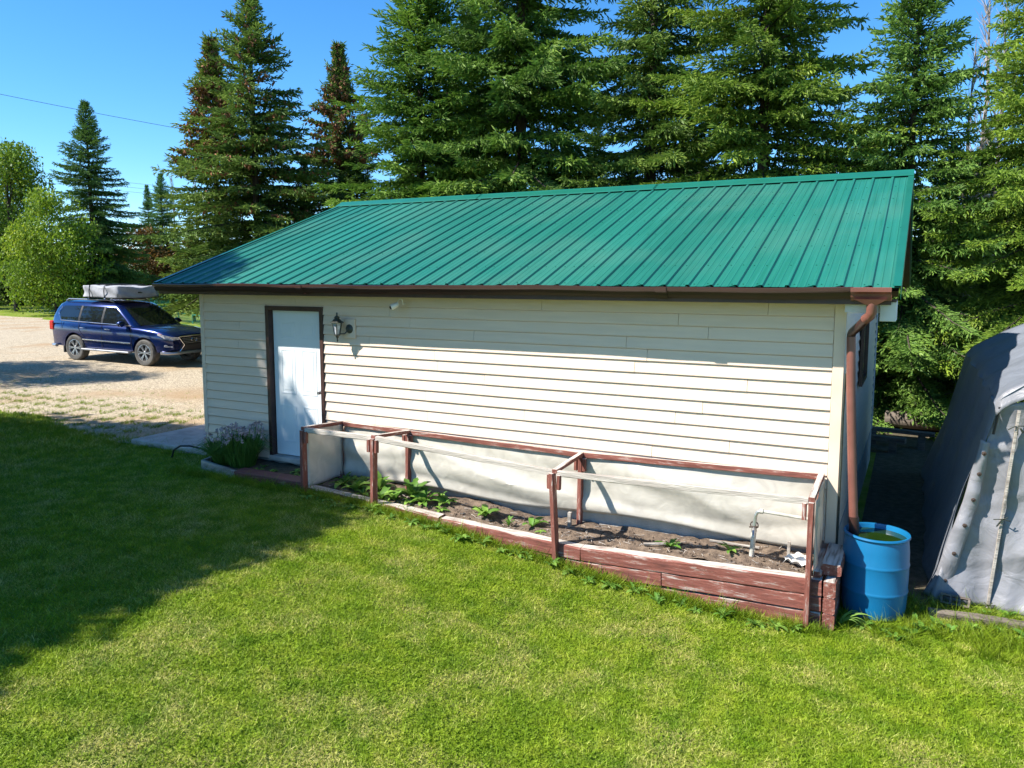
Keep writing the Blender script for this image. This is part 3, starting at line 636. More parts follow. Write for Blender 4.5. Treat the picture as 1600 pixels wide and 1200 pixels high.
# ================================================================== TARP SHELTER
SH = tag(empty('tarp_shelter', (9.4, .5, -.47)), 'grey tarp storage shelter with tied front flap standing beside the garage', 'shelter')
SH.location = (0, 0, 0)
XE, ZEV, XF, ZG = 9.90, 1.57, 9.40, -.46; XM, ZM = 11.55, 2.42; Y0, Y1 = .50, 5.75
def shl(u, v):            # u along the section (left foot to right foot), v along the depth
    y = Y0+(Y1-Y0)*v; L = 2*XM
    pts = [(XF, ZG), (9.60, .25), (9.80, 1.05), (XE-.01, ZEV-.09), (XE+.08, ZEV+.03), (10.4, 1.86), (XM, ZM), (L-10.4, 1.86), (L-XE, ZEV), (L-XF, ZG)]
    tt = [0, .17, .33, .40, .43, .50, .64, .76, .87, 1]
    x = np.interp(u, tt, [p[0] for p in pts]); z = np.interp(u, tt, [p[1] for p in pts])
    rib = .035*math.sin(v*math.pi*4)**2; s = 1 if u < .64 else -1
    if u < .41 or u > .86: x += s*rib*(1-abs(u-.2)*2)+s*.02*math.sin(v*31+z*1.5)*(1-u)+s*.045*(1-abs(math.sin(v*9+z*1.1)))**3; 
    else: z -= rib*1.6+.03*(1-abs(math.sin(v*13+x*2.2)))**3
    if v < .001 and u < .4: x += .03*math.sin(u*20)
    return (x, y+.03*math.sin(u*25)*(1-v)*.6, z)
sheetmesh(shl, 90, 40, 'cover', 'tarp', SH)
def frontp(u, v):
    xl = np.interp(v, [0, .35, .75, 1], [9.46, 9.64, 9.83, 9.93]); xr = 12.6
    x = xl+(xr-xl)*u; z = ZG+.02+(1.46+.38*min(1, u*1.3)-ZG)*v
    y = Y0+.03+.035*math.sin(x*9+v*2)*(1-v*.6)+.02*math.sin(v*18+x*3)-.10*(1-v)**3+.012*math.sin(x*23)-.022*(1-abs(math.sin(v*11+.9*math.sin(x*4))))**3-.03*(1-abs(math.sin(x*5.3-v*2.4)))**3
    return (x, y, z)
sheetmesh(frontp, 80, 50, 'front_panel', 'tarplight', SH)
def flap(u, v):           # folded silver strip on the front edge
    z = ZG+.05+(1.10-ZG)*v; xc = np.interp(v, [0, .12, .3, .6, 1], [9.40, 9.50, 9.56, 9.69, 9.80])
    wd = np.interp(v, [0, .2, .7, 1], [.13, .15, .12, .08])
    return (xc+wd*u, Y0-.05-.03*math.sin(u*3.1)-.012*math.sin(v*30)-.02*math.sin(v*7), z-.03*u)
sheetmesh(flap, 8, 40, 'flap', 'tarplight', SH)
def valance(u, v):
    x = 9.90+(12.9-9.90)*u; zt = np.interp(x, [9.90, 9.98, 10.4, XM, 12.9], [1.50, 1.60, 1.86, 2.40, 1.75]); y = Y0-.055-.015*math.sin(x*13)
    return (x, y+.05*v, zt-.14*(1-v)+.012*math.sin(x*9))
sheetmesh(valance, 50, 4, 'valance', 'tarplight', SH)
MB().tube([(9.90, Y0-.02, 1.20), (9.935, Y0-.03, 1.46)], .012, 6).build('frame_pipe', 'blackpl', SH)
timber('door_post', (9.945, Y0-.04, -.50), (10.085, Y0-.055, 1.44), .026, .05, 'greywood', SH, 6, .003, 301, .004)
for z in (-.42, .42, 1.3):
    xq = 9.945+.14*(z+.5)/1.94; t_ = MB()
    for k in range(5):
        a_ = random.uniform(0, 6.28); t_.tube([(xq, Y0-.07, z), (xq+.03*math.cos(a_), Y0-.10, z+.02*math.sin(a_)), (xq+.07*math.cos(a_), Y0-.085, z+.06*math.sin(a_)-.02)], .005, 5)
    t_.build('rope_tie', 'iron', SH)
for v_ in (.12, .3, .48, .64, .8, .93):
    p = flap(.6, v_); MB().lathe([(.006, -.012), (.018, -.008), (.02, .0), (.0, .002)], p, 10, 'y').build('grommet', 'rust', SH)
# concrete block, landscape timber, boards in the gap
bl = MB(); cw = .39; bl.box(0, .39, 0, .03, 0, .12); bl.box(0, .39, .12, .15, 0, .12)
for k in range(4): bl.box(k*.12, k*.12+.03, .03, .12, 0, .12)
bo = bl.build('concrete_block', 'oldlog'); bo.location = (9.56, .34, ground(9.5, .3)+.005); bo.rotation_euler = (R(62), 0, R(-8)); bo.scale = (.62, .62, .62); tag(bo, 'hollow concrete block holding down the corner of the grey tarp', 'concrete block')
tl = timber('landscape_timber', (9.45, .02, -.43), (11.2, .16, -.42), .10, .09, 'oldlog', None, 9, .008, 401, .02); tag(tl, 'old grey landscape timber lying in the weeds before the tarp shelter', 'timber')
for (a, b, s_, lab) in (((8.3, 7.2, -.2), (9.15, 7.05, -.2), .09, 'short pale board lying in the shade behind the garage'), ((8.4, 7.75, -.15), (9.6, 7.6, -.15), .07, 'dark board lying behind the pale board near the spruces')):
    tag(timber('board', a, b, .14, s_, 'oldlog', None, 4, .004, int(a[0]*10), .006), lab, 'board')
    timber_support = None
for i_, (x, y) in enumerate(((8.5, 7.2), (8.95, 7.1), (8.6, 7.72), (9.4, 7.65))):
    tag(MB().box(x-.06, x+.06, y-.08, y+.08, ground(x, y)-.02, -.245 if i_ < 2 else -.185).build('wood_block', 'oldlog', bevel=.008), 'dark wood block propping a board behind the garage', 'wood block', 'blocks under the boards')
lg = MB().tube([(8.75, 9.4, -.22), (9.2, 9.36, -.215), (9.75, 9.25, -.22)], [.16, .165, .15], 14).build('grey_log', 'oldlog', smooth=True); tag(lg, 'thick grey log lying under the spruce boughs', 'log')

# ================================================================== PLANTS
def leaf_mesh(name, L, Wd, bend, lobes, seed):
    r = random.Random(seed); n = 9; Vv = []; Fv = []
    for i in range(n+1):
        t = i/n; wd = Wd*(math.sin(math.pi*min(1, t*.9+.06))**.8)*(1+(lobes*(1 if i % 2 else -1)))*(1 if i < n else 0)
        x = L*(t-.12*bend*t*t); z = L*(.55*t-bend*.62*t*t)
        Vv += [(x, wd, z+wd*.35), (x, 0, z), (x, -wd, z+wd*.35)]
    for i in range(n): Fv += [(i*3, i*3+1, i*3+4, i*3+3), (i*3+1, i*3+2, i*3+5, i*3+4)]
    me = np_mesh(name, Vv, Fv, 4, [r.uniform(.2, .9)]*len(Fv)); me.materials.append(M['weed'])
    for p in me.polygons: p.use_smooth = True
    return me
LM = [leaf_mesh('leaf', .22, .024, .9, .25, 1), leaf_mesh('leaf', .20, .034, 1.1, .12, 2), leaf_mesh('leaf', .24, .045, .8, .05, 3), leaf_mesh('leaf', .18, .02, .6, .35, 4)]
def rosette(x, y, z, sc, n, label, group=None, kinds=(0, 1, 3), seed=0, up=0):
    r = random.Random(seed); e = tag(empty('leafy_weed', (x, y, z)), label, 'plant', group)
    for k in range(n):
        o = link('leaf', LM[r.choice(kinds)], None, e); s_ = sc*r.uniform(.65, 1.15)
        o.scale = (s_, s_, s_); o.rotation_euler = (r.uniform(-.2, .2), -up*r.uniform(.3, 1.0)-r.uniform(-.1, .25), k*2.4+r.uniform(-.4, .4))
        v = r.uniform(.75, 1.2); o.color = (v, v, v*.9, 1)
    return e
# in the raised bed
bed = [(2.95, -.45, 1.1, 12, .4), (3.2, -.5, 1.3, 12, .6), (3.45, -.38, 1.5, 13, .8), (3.62, -.52, 1.0, 10, .5), (3.95, -.36, 1.7, 14, .9), (4.18, -.46, 1.3, 12, .8), (3.8, -.5, 1.1, 12, .6), (4.4, -.35, .9, 9, .4)]
for i, (x, y, s_, n, up) in enumerate(bed): rosette(x, y, soil_z(x, y), s_, n, 'leafy green weed growing thickly between the first two posts of the frame', 'weeds at the shaded end of the raised bed', (0, 1, 2), 10+i, up)
rosette(4.98, -.40, soil_z(4.98, -.4), 1.15, 13, 'large leafy green weed in the bed between the two middle posts', None, (1, 2), 21, .6)
rosette(5.32, -.46, soil_z(5.3, -.46), .7, 9, 'small upright weed beside the large leafy weed', None, (0, 3), 22, 1.0)
rosette(5.58, -.40, soil_z(5.6, -.4), .9, 4, 'sparse weed with a few broad leaves near the middle post', None, (2,), 23, .3)
rosette(5.74, -.5, soil_z(5.7, -.5), .45, 7, 'tiny seedling at the board edge by the middle post', None, (1,), 24, .2)
rosette(7.12, -.36, soil_z(7.1, -.36), .85, 12, 'low rosette weed on bare soil near the split stick', None, (0, 3), 25, .45)
rosette(7.72, -.36, soil_z(7.7, -.36), .75, 10, 'low rosette weed on bare soil beside the tap pipe', None, (0, 1), 26, .5)
rosette(4.45, -.5, soil_z(4.45, -.5), .6, 9, 'flat weed on the soil just past the second post', None, (1, 0), 27, .1)
for i, (x, y) in enumerate(((1.55, -.5), (1.75, -.42), (1.95, -.52), (2.15, -.45), (2.35, -.5), (2.5, -.4), (1.45, -.3), (2.05, -.33))): rosette(x, y, .06, random.uniform(.35, .6), 9, 'low weed in the shaded flower bed below the door sill', 'weeds below the door sill', (1, 3), 130+i, .3)
for i, (x, y, s_, n, up) in enumerate(((2.85, -.3, .9, 10, .8), (3.1, -.3, 1.0, 11, .9), (3.35, -.55, .8, 9, .5), (4.05, -.55, .8, 9, .5), (4.3, -.28, .8, 9, .8))): rosette(x, y, soil_z(x, y), s_, n, 'leafy green weed growing thickly between the first two posts of the frame', 'weeds at the shaded end of the raised bed', (0, 1, 3), 170+i, up)
sw = MB(); rq = random.Random(9)
for _ in range(260):
    x = rq.uniform(2.8, 8.45); y = rq.uniform(-.6, -.1); a_ = rq.uniform(0, 6.28); l_ = rq.uniform(.02, .09); z = soil_z(x, y)+.012
    sw.beam((x, y, z), (x+l_*math.cos(a_), y+l_*math.sin(a_), z+rq.uniform(0, .012)), .004, .003)
tag(sw.build('soil_straw', 'paleWood'), 'bits of dry straw scattered on the raised bed soil', 'straw', kind='stuff')
# along the timbers
fr = [(2.85, -1.0), (3.15, -.95), (3.35, -1.05), (3.55, -.98), (3.9, -.93), (4.1, -1.0), (4.35, -.95), (4.55, -.98), (4.8, -.93), (5.0, -.96), (5.25, -.92), (5.5, -.95), (5.8, -.93), (6.25, -.93), (6.5, -1.0), (6.7, -.95), (7.2, -1.0), (7.55, -.98), (7.8, -.93), (8.1, -.96), (8.25, -.93), (2.95, -.9), (3.75, -.9), (4.65, -.9), (5.12, -.9), (5.65, -.9), (6.05, -.9), (6.38, -.89), (6.95, -.92), (7.4, -.9), (8.4, -.9)]
for i, (x, y) in enumerate(fr): rosette(x, y, ground(x, y), random.uniform(.4, .78), random.randint(8, 12), 'dandelion like weed at the foot of the red timbers', 'weeds along the foot of the raised bed', (0, 1, 3), 40+i, random.uniform(.2, .6))
br_ = [(8.95, -.55), (9.1, -.6), (9.28, -.5), (9.4, -.42), (9.2, -.68), (9.5, -.25), (9.62, -.3), (9.8, -.15), (10.0, -.1), (10.2, -.15), (9.35, -.25), (9.9, .22), (10.1, .25), (10.3, -.05)]
for i, (x, y) in enumerate(br_): rosette(x, y, ground(x, y), random.uniform(.3, .58), random.randint(9, 13), 'bright broad leaved weed growing in front of the barrel and tarp', 'weeds by the barrel and the tarp', (1, 2), 80+i, random.uniform(.4, .9))
# long pale grass arching beside the planter end
lgm = MB()
for k in range(9):
    a_ = random.uniform(-.6, 1.2); l_ = random.uniform(.22, .4); pts = []
    for t in range(7):
        s_ = t/6; pts.append((.0+l_*s_*.8*math.cos(a_), l_*s_*.35*math.sin(a_), l_*(1.15*s_-.85*s_*s_)))
    lgm.tube(pts, [.006, .006, .006, .005, .004, .003, .001], 3)
me = lgm.mesh('blades'); at_ = me.attributes.new('tint', 'FLOAT', 'FACE'); at_.data.foreach_set('value', np.full(len(me.polygons), .95, np.float32))
e = tag(empty('grass_tuft', (8.74, -.62, ground(8.74, -.6))), 'tuft of long pale grass arching between the raised bed and the barrel', 'grass tuft'); link('blades', me, 'weed', e)
# chives with spent flower heads
def chives(x, y, z, h, rad, n, nf, label, seed):
    r = random.Random(seed); e = tag(empty('chive_clump', (x, y, z)), label, 'plant', None); mb = MB(); hd = MB(); st = MB()
    for k in range(n):
        a_ = r.uniform(0, 6.28); q = rad*math.sqrt(r.random())*.6; out = r.uniform(.1, .9)*rad; l_ = h*r.uniform(.55, 1.0)
        b = Vector((q*math.cos(a_), q*math.sin(a_), 0)); d = Vector((math.cos(a_), math.sin(a_), 0))
        mb.tube([b, b+d*out*.35+Vector((0, 0, l_*.5)), b+d*out*.8+Vector((0, 0, l_*.85)), b+d*out*1.35+Vector((0, 0, l_*(.95-.35*out/rad)))], [.005, .0045, .003, .001], 3, False)
    for k in range(nf):
        a_ = r.uniform(0, 6.28); q = rad*math.sqrt(r.random()); l_ = h*r.uniform(.7, 1.12)
        p = Vector((q*math.cos(a_)*1.1, q*math.sin(a_)*1.1, l_)); st.tube([p*.3*Vector((1, 1, 0)).length if False else Vector((p.x*.4, p.y*.4, 0)), Vector((p.x*.8, p.y*.8, l_*.6)), p], .003, 3, False)
        for _ in range(14):
            dd = Vector((r.gauss(0, 1), r.gauss(0, 1), r.gauss(0, 1)+.3)).normalized(); s1 = dd.orthogonal().normalized()*.010; q_ = r.uniform(.022, .034)
            hd.add([p, p+dd*q_*.7+s1, p+dd*q_*1.1, p+dd*q_*.7-s1], [(0, 1, 2, 3)])
    for b_, nm, m_, tv in ((mb, 'leaves', 'weed', .15), (st, 'stems', 'weed', .4), (hd, 'flower_heads', 'petal', .5)):
        me = b_.mesh(nm); a2 = me.attributes.new('tint', 'FLOAT', 'FACE'); a2.data.foreach_set('value', np.random.uniform(tv-.15, tv+.25, len(me.polygons)).astype(np.float32))
        o = link(nm, me, m_, e); tag(o, kind='stuff')
chives(.80, -.33, .06, .42, .30, 420, 60, 'lower clump of chives with faded flower heads beside the concrete apron', 1)
chives(1.12, -.36, .06, .52, .27, 420, 70, 'taller clump of chives with faded flower heads beside the door frame', 2)
hs = MB().tube([(-.35, -.35, .0), (-.25, -.38, .14), (-.08, -.40, .22), (.12, -.40, .24), (.32, -.38, .22), (.5, -.36, .16), (.6, -.33, .05)], .013, 8).build('black_hose', 'rubber', smooth=True); tag(hs, 'black garden hose arching into the chives from the concrete apron', 'hose')
for k, (x, dx, h) in enumerate(((.36, -.2, .5), (.46, -.05, .52), (.62, .02, .50), (.66, .02, .5))):
    pass

# ------------------------------------------------------------------ lawn blades
def blades(n, xf, hmin, hmax, wmin, wmax, rng):
    x, y = xf; n = len(x)
    a = rng.uniform(0, 2*np.pi, n); h = rng.uniform(hmin, hmax, n)*np.where(rng.random(n) < .07, 1.8, 1); wd = rng.uniform(wmin, wmax, n); le = rng.uniform(.2, 1.7, n)*h; b = rng.uniform(0, 2*np.pi, n)
    z = ground_np(x, y); c, s = np.cos(a), np.sin(a)
    V = np.empty((n, 3, 3), np.float32)
    V[:, 0] = np.stack([x-c*wd, y-s*wd, z], 1); V[:, 1] = np.stack([x+c*wd, y+s*wd, z], 1); V[:, 2] = np.stack([x+np.cos(b)*le, y+np.sin(b)*le, z+h], 1)
    return V
rng = np.random.default_rng(5)
def inside_lawn(x, y):
    edge = np.where(x > 2.55, -.765, np.where(x > 1.35, -.77, np.where(x > .38, -.56-.2*(x-.4), 9)))
    gx = np.interp(x, [-10, -5.6, -3.07, -1.75, -1.74, -.0, .38], [.45, .85, .08, -.05, -.03, -.02, -.1]); edge = np.where(x <= .38, gx, edge)
    edge = np.where(x > 8.74, -.42, edge); edge = np.where(x > 9.3, .25-.0*x, edge)
    edge = edge+.03*np.sin(x*7)+.03*np.sin(x*17)
    return y < edge
parts = []; tints = []
for (x0, x1, y0, y1, dens, h0, h1, w0, w1) in ((2, 12.5, -6.0, .4, 11500, .012, .030, .0024, .0044), (-2.0, 2, -6.5, 0, 8000, .014, .035, .003, .0055), (-6, -2, -4.5, 1, 4500, .03, .065, .004, .007), (-11, -6, -3.5, 1, 1400, .03, .075, .006, .010)):
    n = int((x1-x0)*(y1-y0)*dens); x = rng.uniform(x0, x1, n); y = rng.uniform(y0, y1, n)
    d = np.stack([x-CAM.x, y-CAM.y], 1); zc = d[:, 0]*_f.x+d[:, 1]*_f.y; xr = d[:, 0]*_r.x+d[:, 1]*_r.y
    k = inside_lawn(x, y) & (zc > 3.0) & (np.abs(xr) < zc*.72+.3)
    k &= rng.uniform(0, 1, n) < np.clip((7.5/np.maximum(zc, 1))**1.2, .25, 1)
    x, y = x[k], y[k]
    parts.append(blades(0, (x, y), h0, h1, w0, w1, rng)); tints.append(rng.uniform(0, 1, len(x)))
# longer fringe at edges
for (xa, xb, ya, yb, n, h0, h1) in ((2.6, 8.7, -.93, -.77, 9000, .03, .11), (.35, 2.6, -.95, -.78, 2500, .04, .12), (8.72, 10.6, -.75, .3, 9000, .04, .13), (-6.5, .3, -.25, .25, 5000, .04, .11), (-9, -2.2, .1, 2.5, 30000, .03, .085), (-4, -1.8, .1, 1.6, 3000, .03, .07), (-11, -4, 2.0, 4.2, 4000, .03, .07)):
    x = rng.uniform(xa, xb, n); y = rng.uniform(ya, yb, n)
    cl_ = (np.sin(x*9)+np.sin(x*23+y*9)+np.sin(y*13)) > (-.6 if xa > -1 else .9 if xa < -8.5 and n < 31000 and ya < 1 else 1.2 if xa < -3.5 and n < 5000 else -.6); x, y = x[cl_], y[cl_]
    k = ~((np.hypot(x-bx_, y-by_) < .3)); x, y = x[k], y[k]
    parts.append(blades(0, (x, y), h0, h1, .0025, .005, rng)); tints.append(rng.uniform(0, .55, len(x)))
# clover and plantain leaves lying flat in the turf
nc_ = 70000; cx_ = rng.uniform(-2, 12.5, 900); cy_ = rng.uniform(-6, -.9, 900); pk = rng.integers(0, 900, nc_); x = cx_[pk]+rng.normal(0, .16, nc_); y = cy_[pk]+rng.normal(0, .16, nc_)
d = np.stack([x-CAM.x, y-CAM.y], 1); zc = d[:, 0]*_f.x+d[:, 1]*_f.y; xr = d[:, 0]*_r.x+d[:, 1]*_r.y; k = inside_lawn(x, y) & (zc > 3) & (np.abs(xr) < zc*.72+.3); x, y = x[k], y[k]; n = len(x)
z = ground_np(x, y)+rng.uniform(.012, .03, n); a = rng.uniform(0, 6.28, n); q = rng.uniform(.006, .012, n); Vc = np.empty((n, 3, 3), np.float32)
for j in range(3): Vc[:, j] = np.stack([x+q*np.cos(a+j*2.1), y+q*np.sin(a+j*2.1), z+rng.normal(0, .35, n)*q], 1)
parts.append(Vc); tints.append(rng.uniform(.25, .5, n))
Vg = np.concatenate(parts).reshape(-1, 3); Tg = np.concatenate(tints)
me = np_mesh('lawn_grass', Vg, np.arange(len(Vg)).reshape(-1, 3), 3, Tg)
tag(link('lawn_grass', me, 'grass'), 'short mown green lawn with dry straw patches', 'grass', kind='stuff')
print('blades', len(Tg))
# small white clover / daisies
# ------------------------------------------------------------------ trees
def norm(a): return a/np.maximum(np.linalg.norm(a, axis=-1, keepdims=True), 1e-9)
def rhombi(B, D, L, Wd, rng):
    n = len(B); up = np.tile(np.array([[0, 0, 1.]]), (n, 1))+rng.normal(0, .35, (n, 3)); s = norm(np.cross(D, up)); t = norm(np.cross(s, D))
    V = np.empty((n, 2, 4, 3)); L_ = L[:, None]; W_ = Wd[:, None]
    for q, ax in enumerate((s, t)):
        V[:, q, 0] = B; V[:, q, 1] = B+D*L_*.45+ax*W_; V[:, q, 2] = B+D*L_; V[:, q, 3] = B+D*L_*.45-ax*W_
    return V.reshape(-1, 3)
def spruce(seed, H, Rd, skirt=.35, ragged=.2, dens=1.0, cone_from=None, narrow_top=.9, cone_n=3):
    rng = np.random.default_rng(seed); B = []; D = []; L = []; Wd = []; T = []; limbs = MB(); CB = []; CD = []
    z = skirt; lean = rng.normal(0, .1, 2)
    zs = []
    while z < H-.12:
        zs.append(z); z += rng.uniform(.2, .34)*(1 if z < H*.8 else .6)
    for z in zs:
        f = z/H; prof = (1-f)**narrow_top*min(1, .74+f*1.6)
        nb = rng.integers(5, 8) if f < .85 else 4
        a0 = rng.uniform(0, 6.28); lay = 1+rng.normal(0, ragged*.5)
        for k in range(nb):
            if rng.random() < ragged*.35: continue
            az = a0+k*6.283/nb+rng.normal(0, .2); Lb = max(.16, Rd*prof*lay*rng.uniform(1-ragged, 1+ragged*.7))
            el = np.interp(f, [0, .3, .7, 1], [-.22, -.05, .25, .95])+rng.normal(0, .08)
            droop = np.interp(f, [0, .5, 1], [.32, .30, .05]); dirh = np.array([math.cos(az), math.sin(az), 0]); side = np.array([-math.sin(az), math.cos(az), 0])
            def P(s): s = np.asarray(s)[..., None]; return np.array([0, 0, z])+dirh*Lb*s*math.cos(el)+np.array([0, 0, 1.])*Lb*(math.sin(el)*s-droop*s**2+.30*droop*2*s**4)
            ss = np.linspace(0, 1, 5); pp = P(ss)
            if Lb > .5: limbs.tube([Vector(q) for q in pp], list(np.linspace(.012+.010*Lb, .004, 5)), 3, False)
            nbl = max(6, int(Lb/.07*dens)); s = np.linspace(.06, 1, nbl)+rng.normal(0, .01, nbl); s = np.clip(s, .05, 1)
            base = P(s); tan = norm(P(np.minimum(s+.02, 1.02))-P(s-.02))
            bt = rng.normal(0, .12)
            for sg in (-1, 1, 0):
                if sg == 0:
                    keep = rng.random(nbl) < .6; bl = rng.uniform(.12, .25, nbl)+.10*Lb*(1-s)*.6
                    d = norm(tan*.5+np.array([0, 0, -.75])+side*rng.normal(0, .35, (nbl, 1)))      # hanging twigs
                    if f > .75: d = norm(tan*.8+np.array([0, 0, .5])+side*rng.normal(0, .3, (nbl, 1)))
                else:
                    keep = np.ones(nbl, bool); bl = np.clip((.15+.36*Lb*(1-s)**.8*np.minimum(1, s*3.0)), .13, .75)*rng.uniform(.6, 1.2, nbl)
                    d = norm(tan*.8+side*sg*.85+np.array([0, 0, -.16])+rng.normal(0, .12, (nbl, 3)))
                for i in np.nonzero(keep)[0]:
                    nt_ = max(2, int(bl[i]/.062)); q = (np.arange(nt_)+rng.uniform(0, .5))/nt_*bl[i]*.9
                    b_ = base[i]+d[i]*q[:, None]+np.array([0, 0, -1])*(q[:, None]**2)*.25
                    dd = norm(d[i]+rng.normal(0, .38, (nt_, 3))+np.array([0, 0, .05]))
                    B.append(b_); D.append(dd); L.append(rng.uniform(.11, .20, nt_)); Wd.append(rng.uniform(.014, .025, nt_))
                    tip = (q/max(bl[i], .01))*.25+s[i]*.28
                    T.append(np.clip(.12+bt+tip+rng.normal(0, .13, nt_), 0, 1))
            if cone_from and f > cone_from:
                m_ = (s > .3) & (s < .93) & (rng.random(nbl) < (.95 if cone_n > 3 else .30)); cb = base[m_]; CB.append(np.repeat(cb, cone_n, 0)+np.clip(rng.normal(0, .06, (cone_n*len(cb), 3)), -.09, .09)+np.array([0, 0, .01])); CD.append(norm(np.array([0, 0, -1.])+rng.normal(0, .4, (cone_n*len(cb), 3))))
    # leader
    nL = 16; zz_ = np.linspace(H-.7, H-.05, nL); B.append(np.stack([0*zz_, 0*zz_, zz_], 1)); D.append(norm(rng.normal(0, .5, (nL, 3))+np.array([0, 0, 1.]))); L.append(np.full(nL, .2)); Wd.append(np.full(nL, .025)); T.append(np.full(nL, .5))
    B, D, L, Wd, T = map(np.concatenate, (B, D, L, Wd, T)); V = rhombi(B, D, L, Wd, rng)
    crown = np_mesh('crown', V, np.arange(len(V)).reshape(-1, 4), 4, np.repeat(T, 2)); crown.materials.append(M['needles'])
    limbs.tube([(0, 0, -.3), (0, 0, .0), (.02, 0, H*.3), (0, .02, H*.7), (0, 0, H)], [.016*H, .012*H, .009*H, .005*H, .008], 9, False)
    tr = limbs.mesh('trunk', smooth=True); tr.materials.append(M['bark']); cm = None
    if CB:
        CB = np.concatenate(CB); CD = np.concatenate(CD); V = rhombi(CB, CD, rng.uniform(.11, .18, len(CB)), np.full(len(CB), .036), rng); cm = np_mesh('cones', V, np.arange(len(V)).reshape(-1, 4), 4); cm.materials.append(M['cones'])
    return crown, tr, cm, H
print('spruces')
SPR = {'full': spruce(1, 13, 3.5, narrow_top=.8), 'broad': spruce(2, 16, 4.1, ragged=.3, narrow_top=.72), 'narrow': spruce(3, 16, 2.9, ragged=.38, narrow_top=.75), 'coned': spruce(4, 12, 3.6, skirt=2.3, ragged=.28, cone_from=.38, narrow_top=.8), 'conetop': spruce(5, 11, 2.6, skirt=2.0, ragged=.35, cone_from=.6, dens=.8, cone_n=10)}
def tree(kind, x, y, h, label, color=(1, 1, 1), wide=1.0, rz=None, group='spruces round the yard', lean=0):
    cr, tr, cm, H = SPR[kind]; s_ = h/H; e = tag(empty('spruce_tree', (x, y, ground(x, y)), random.uniform(0, 6.28) if rz is None else rz), label, 'tree', group)
    e.rotation_euler[0] = lean
    for me, nm in ((tr, 'trunk'), (cr, 'crown'), (cm, 'cones')):
        if me is None: continue
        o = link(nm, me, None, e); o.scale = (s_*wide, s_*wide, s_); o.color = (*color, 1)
        if nm != 'trunk': o['kind'] = 'stuff'
    return e
def col(px, Y, ytop): x, y, t = foot(px, Y); return x, y, 2.65+(424-ytop)/FPX*t-ground(x, y)
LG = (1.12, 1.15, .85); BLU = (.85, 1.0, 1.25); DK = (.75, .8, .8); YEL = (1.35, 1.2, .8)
def T(kind, px, Y, ytop, label, c=(1, 1, 1), wide=1.0, **k):
    x, y, h = col(px, Y, ytop); return tree(kind, x, y, h, label, c, wide, **k)
T('coned', 405, 11.2, 0, 'broad spruce dotted with brown cones beyond the low end of the roof', (1.05, 1.0, .95), 1.2)
T('conetop', 343, 11.8, 68, 'slender spruce with a rusty cone laden top leaning on the broad coned spruce', (1.15, 1.0, .8), 1.3)
T('conetop', 537, 15.5, 78, 'slender spruce with a rusty cone laden top behind the tall green spruces', (.9, .9, .9), 1.2)
T('full', 660, 10.6, -70, 'bright green feathery spruce rising behind the far end of the ridge', (1.1, 1.15, .8), 1.28)
T('broad', 815, 11.4, -400, 'biggest dark green spruce rising behind the middle of the ridge', (1.0, 1.05, .85), 1.05)
T('narrow', 1015, 11.4, -330, 'thin ragged spruce between the biggest spruce and the yellow green spruce', (1.05, 1.0, .85), 1.0)
T('broad', 1185, 11.0, -380, 'open yellow green spruce behind the ridge with trunk showing', (1.25, 1.15, .75), 1.02)
T('full', 1415, 10.6, -110, 'dense bluish spruce standing behind the downspout end of the garage', (1.05, 1.12, 1.0), 1.0)
T('broad', 1620, 10.2, -300, 'spruce with bright sunlit boughs standing behind the tarp shelter', (1.35, 1.25, .75), .88)
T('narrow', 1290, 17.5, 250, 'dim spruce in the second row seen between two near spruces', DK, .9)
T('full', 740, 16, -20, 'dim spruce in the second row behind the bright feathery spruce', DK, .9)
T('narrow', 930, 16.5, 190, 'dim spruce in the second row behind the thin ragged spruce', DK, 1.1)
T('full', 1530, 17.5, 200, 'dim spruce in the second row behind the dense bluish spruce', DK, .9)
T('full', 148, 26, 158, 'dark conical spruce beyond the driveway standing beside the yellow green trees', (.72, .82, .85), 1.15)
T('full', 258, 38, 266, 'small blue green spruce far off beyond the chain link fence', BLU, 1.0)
T('narrow', 236, 39, 285, 'thin blue green spruce touching the small far spruce', BLU, 1.1)
T('conetop', 300, 22, 345, 'young yellowish spruce growing in front of the slender cone topped spruce', YEL, 1.6)
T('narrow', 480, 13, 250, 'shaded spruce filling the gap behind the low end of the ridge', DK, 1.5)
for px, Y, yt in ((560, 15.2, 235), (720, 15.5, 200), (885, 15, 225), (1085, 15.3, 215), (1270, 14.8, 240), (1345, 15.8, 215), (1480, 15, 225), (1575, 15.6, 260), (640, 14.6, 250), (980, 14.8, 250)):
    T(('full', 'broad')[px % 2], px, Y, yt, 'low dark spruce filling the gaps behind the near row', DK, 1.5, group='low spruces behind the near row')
# spruces out of the picture to the left throw the shade over lawn and drive
SHADE = 'trees throwing shade over the lawn'

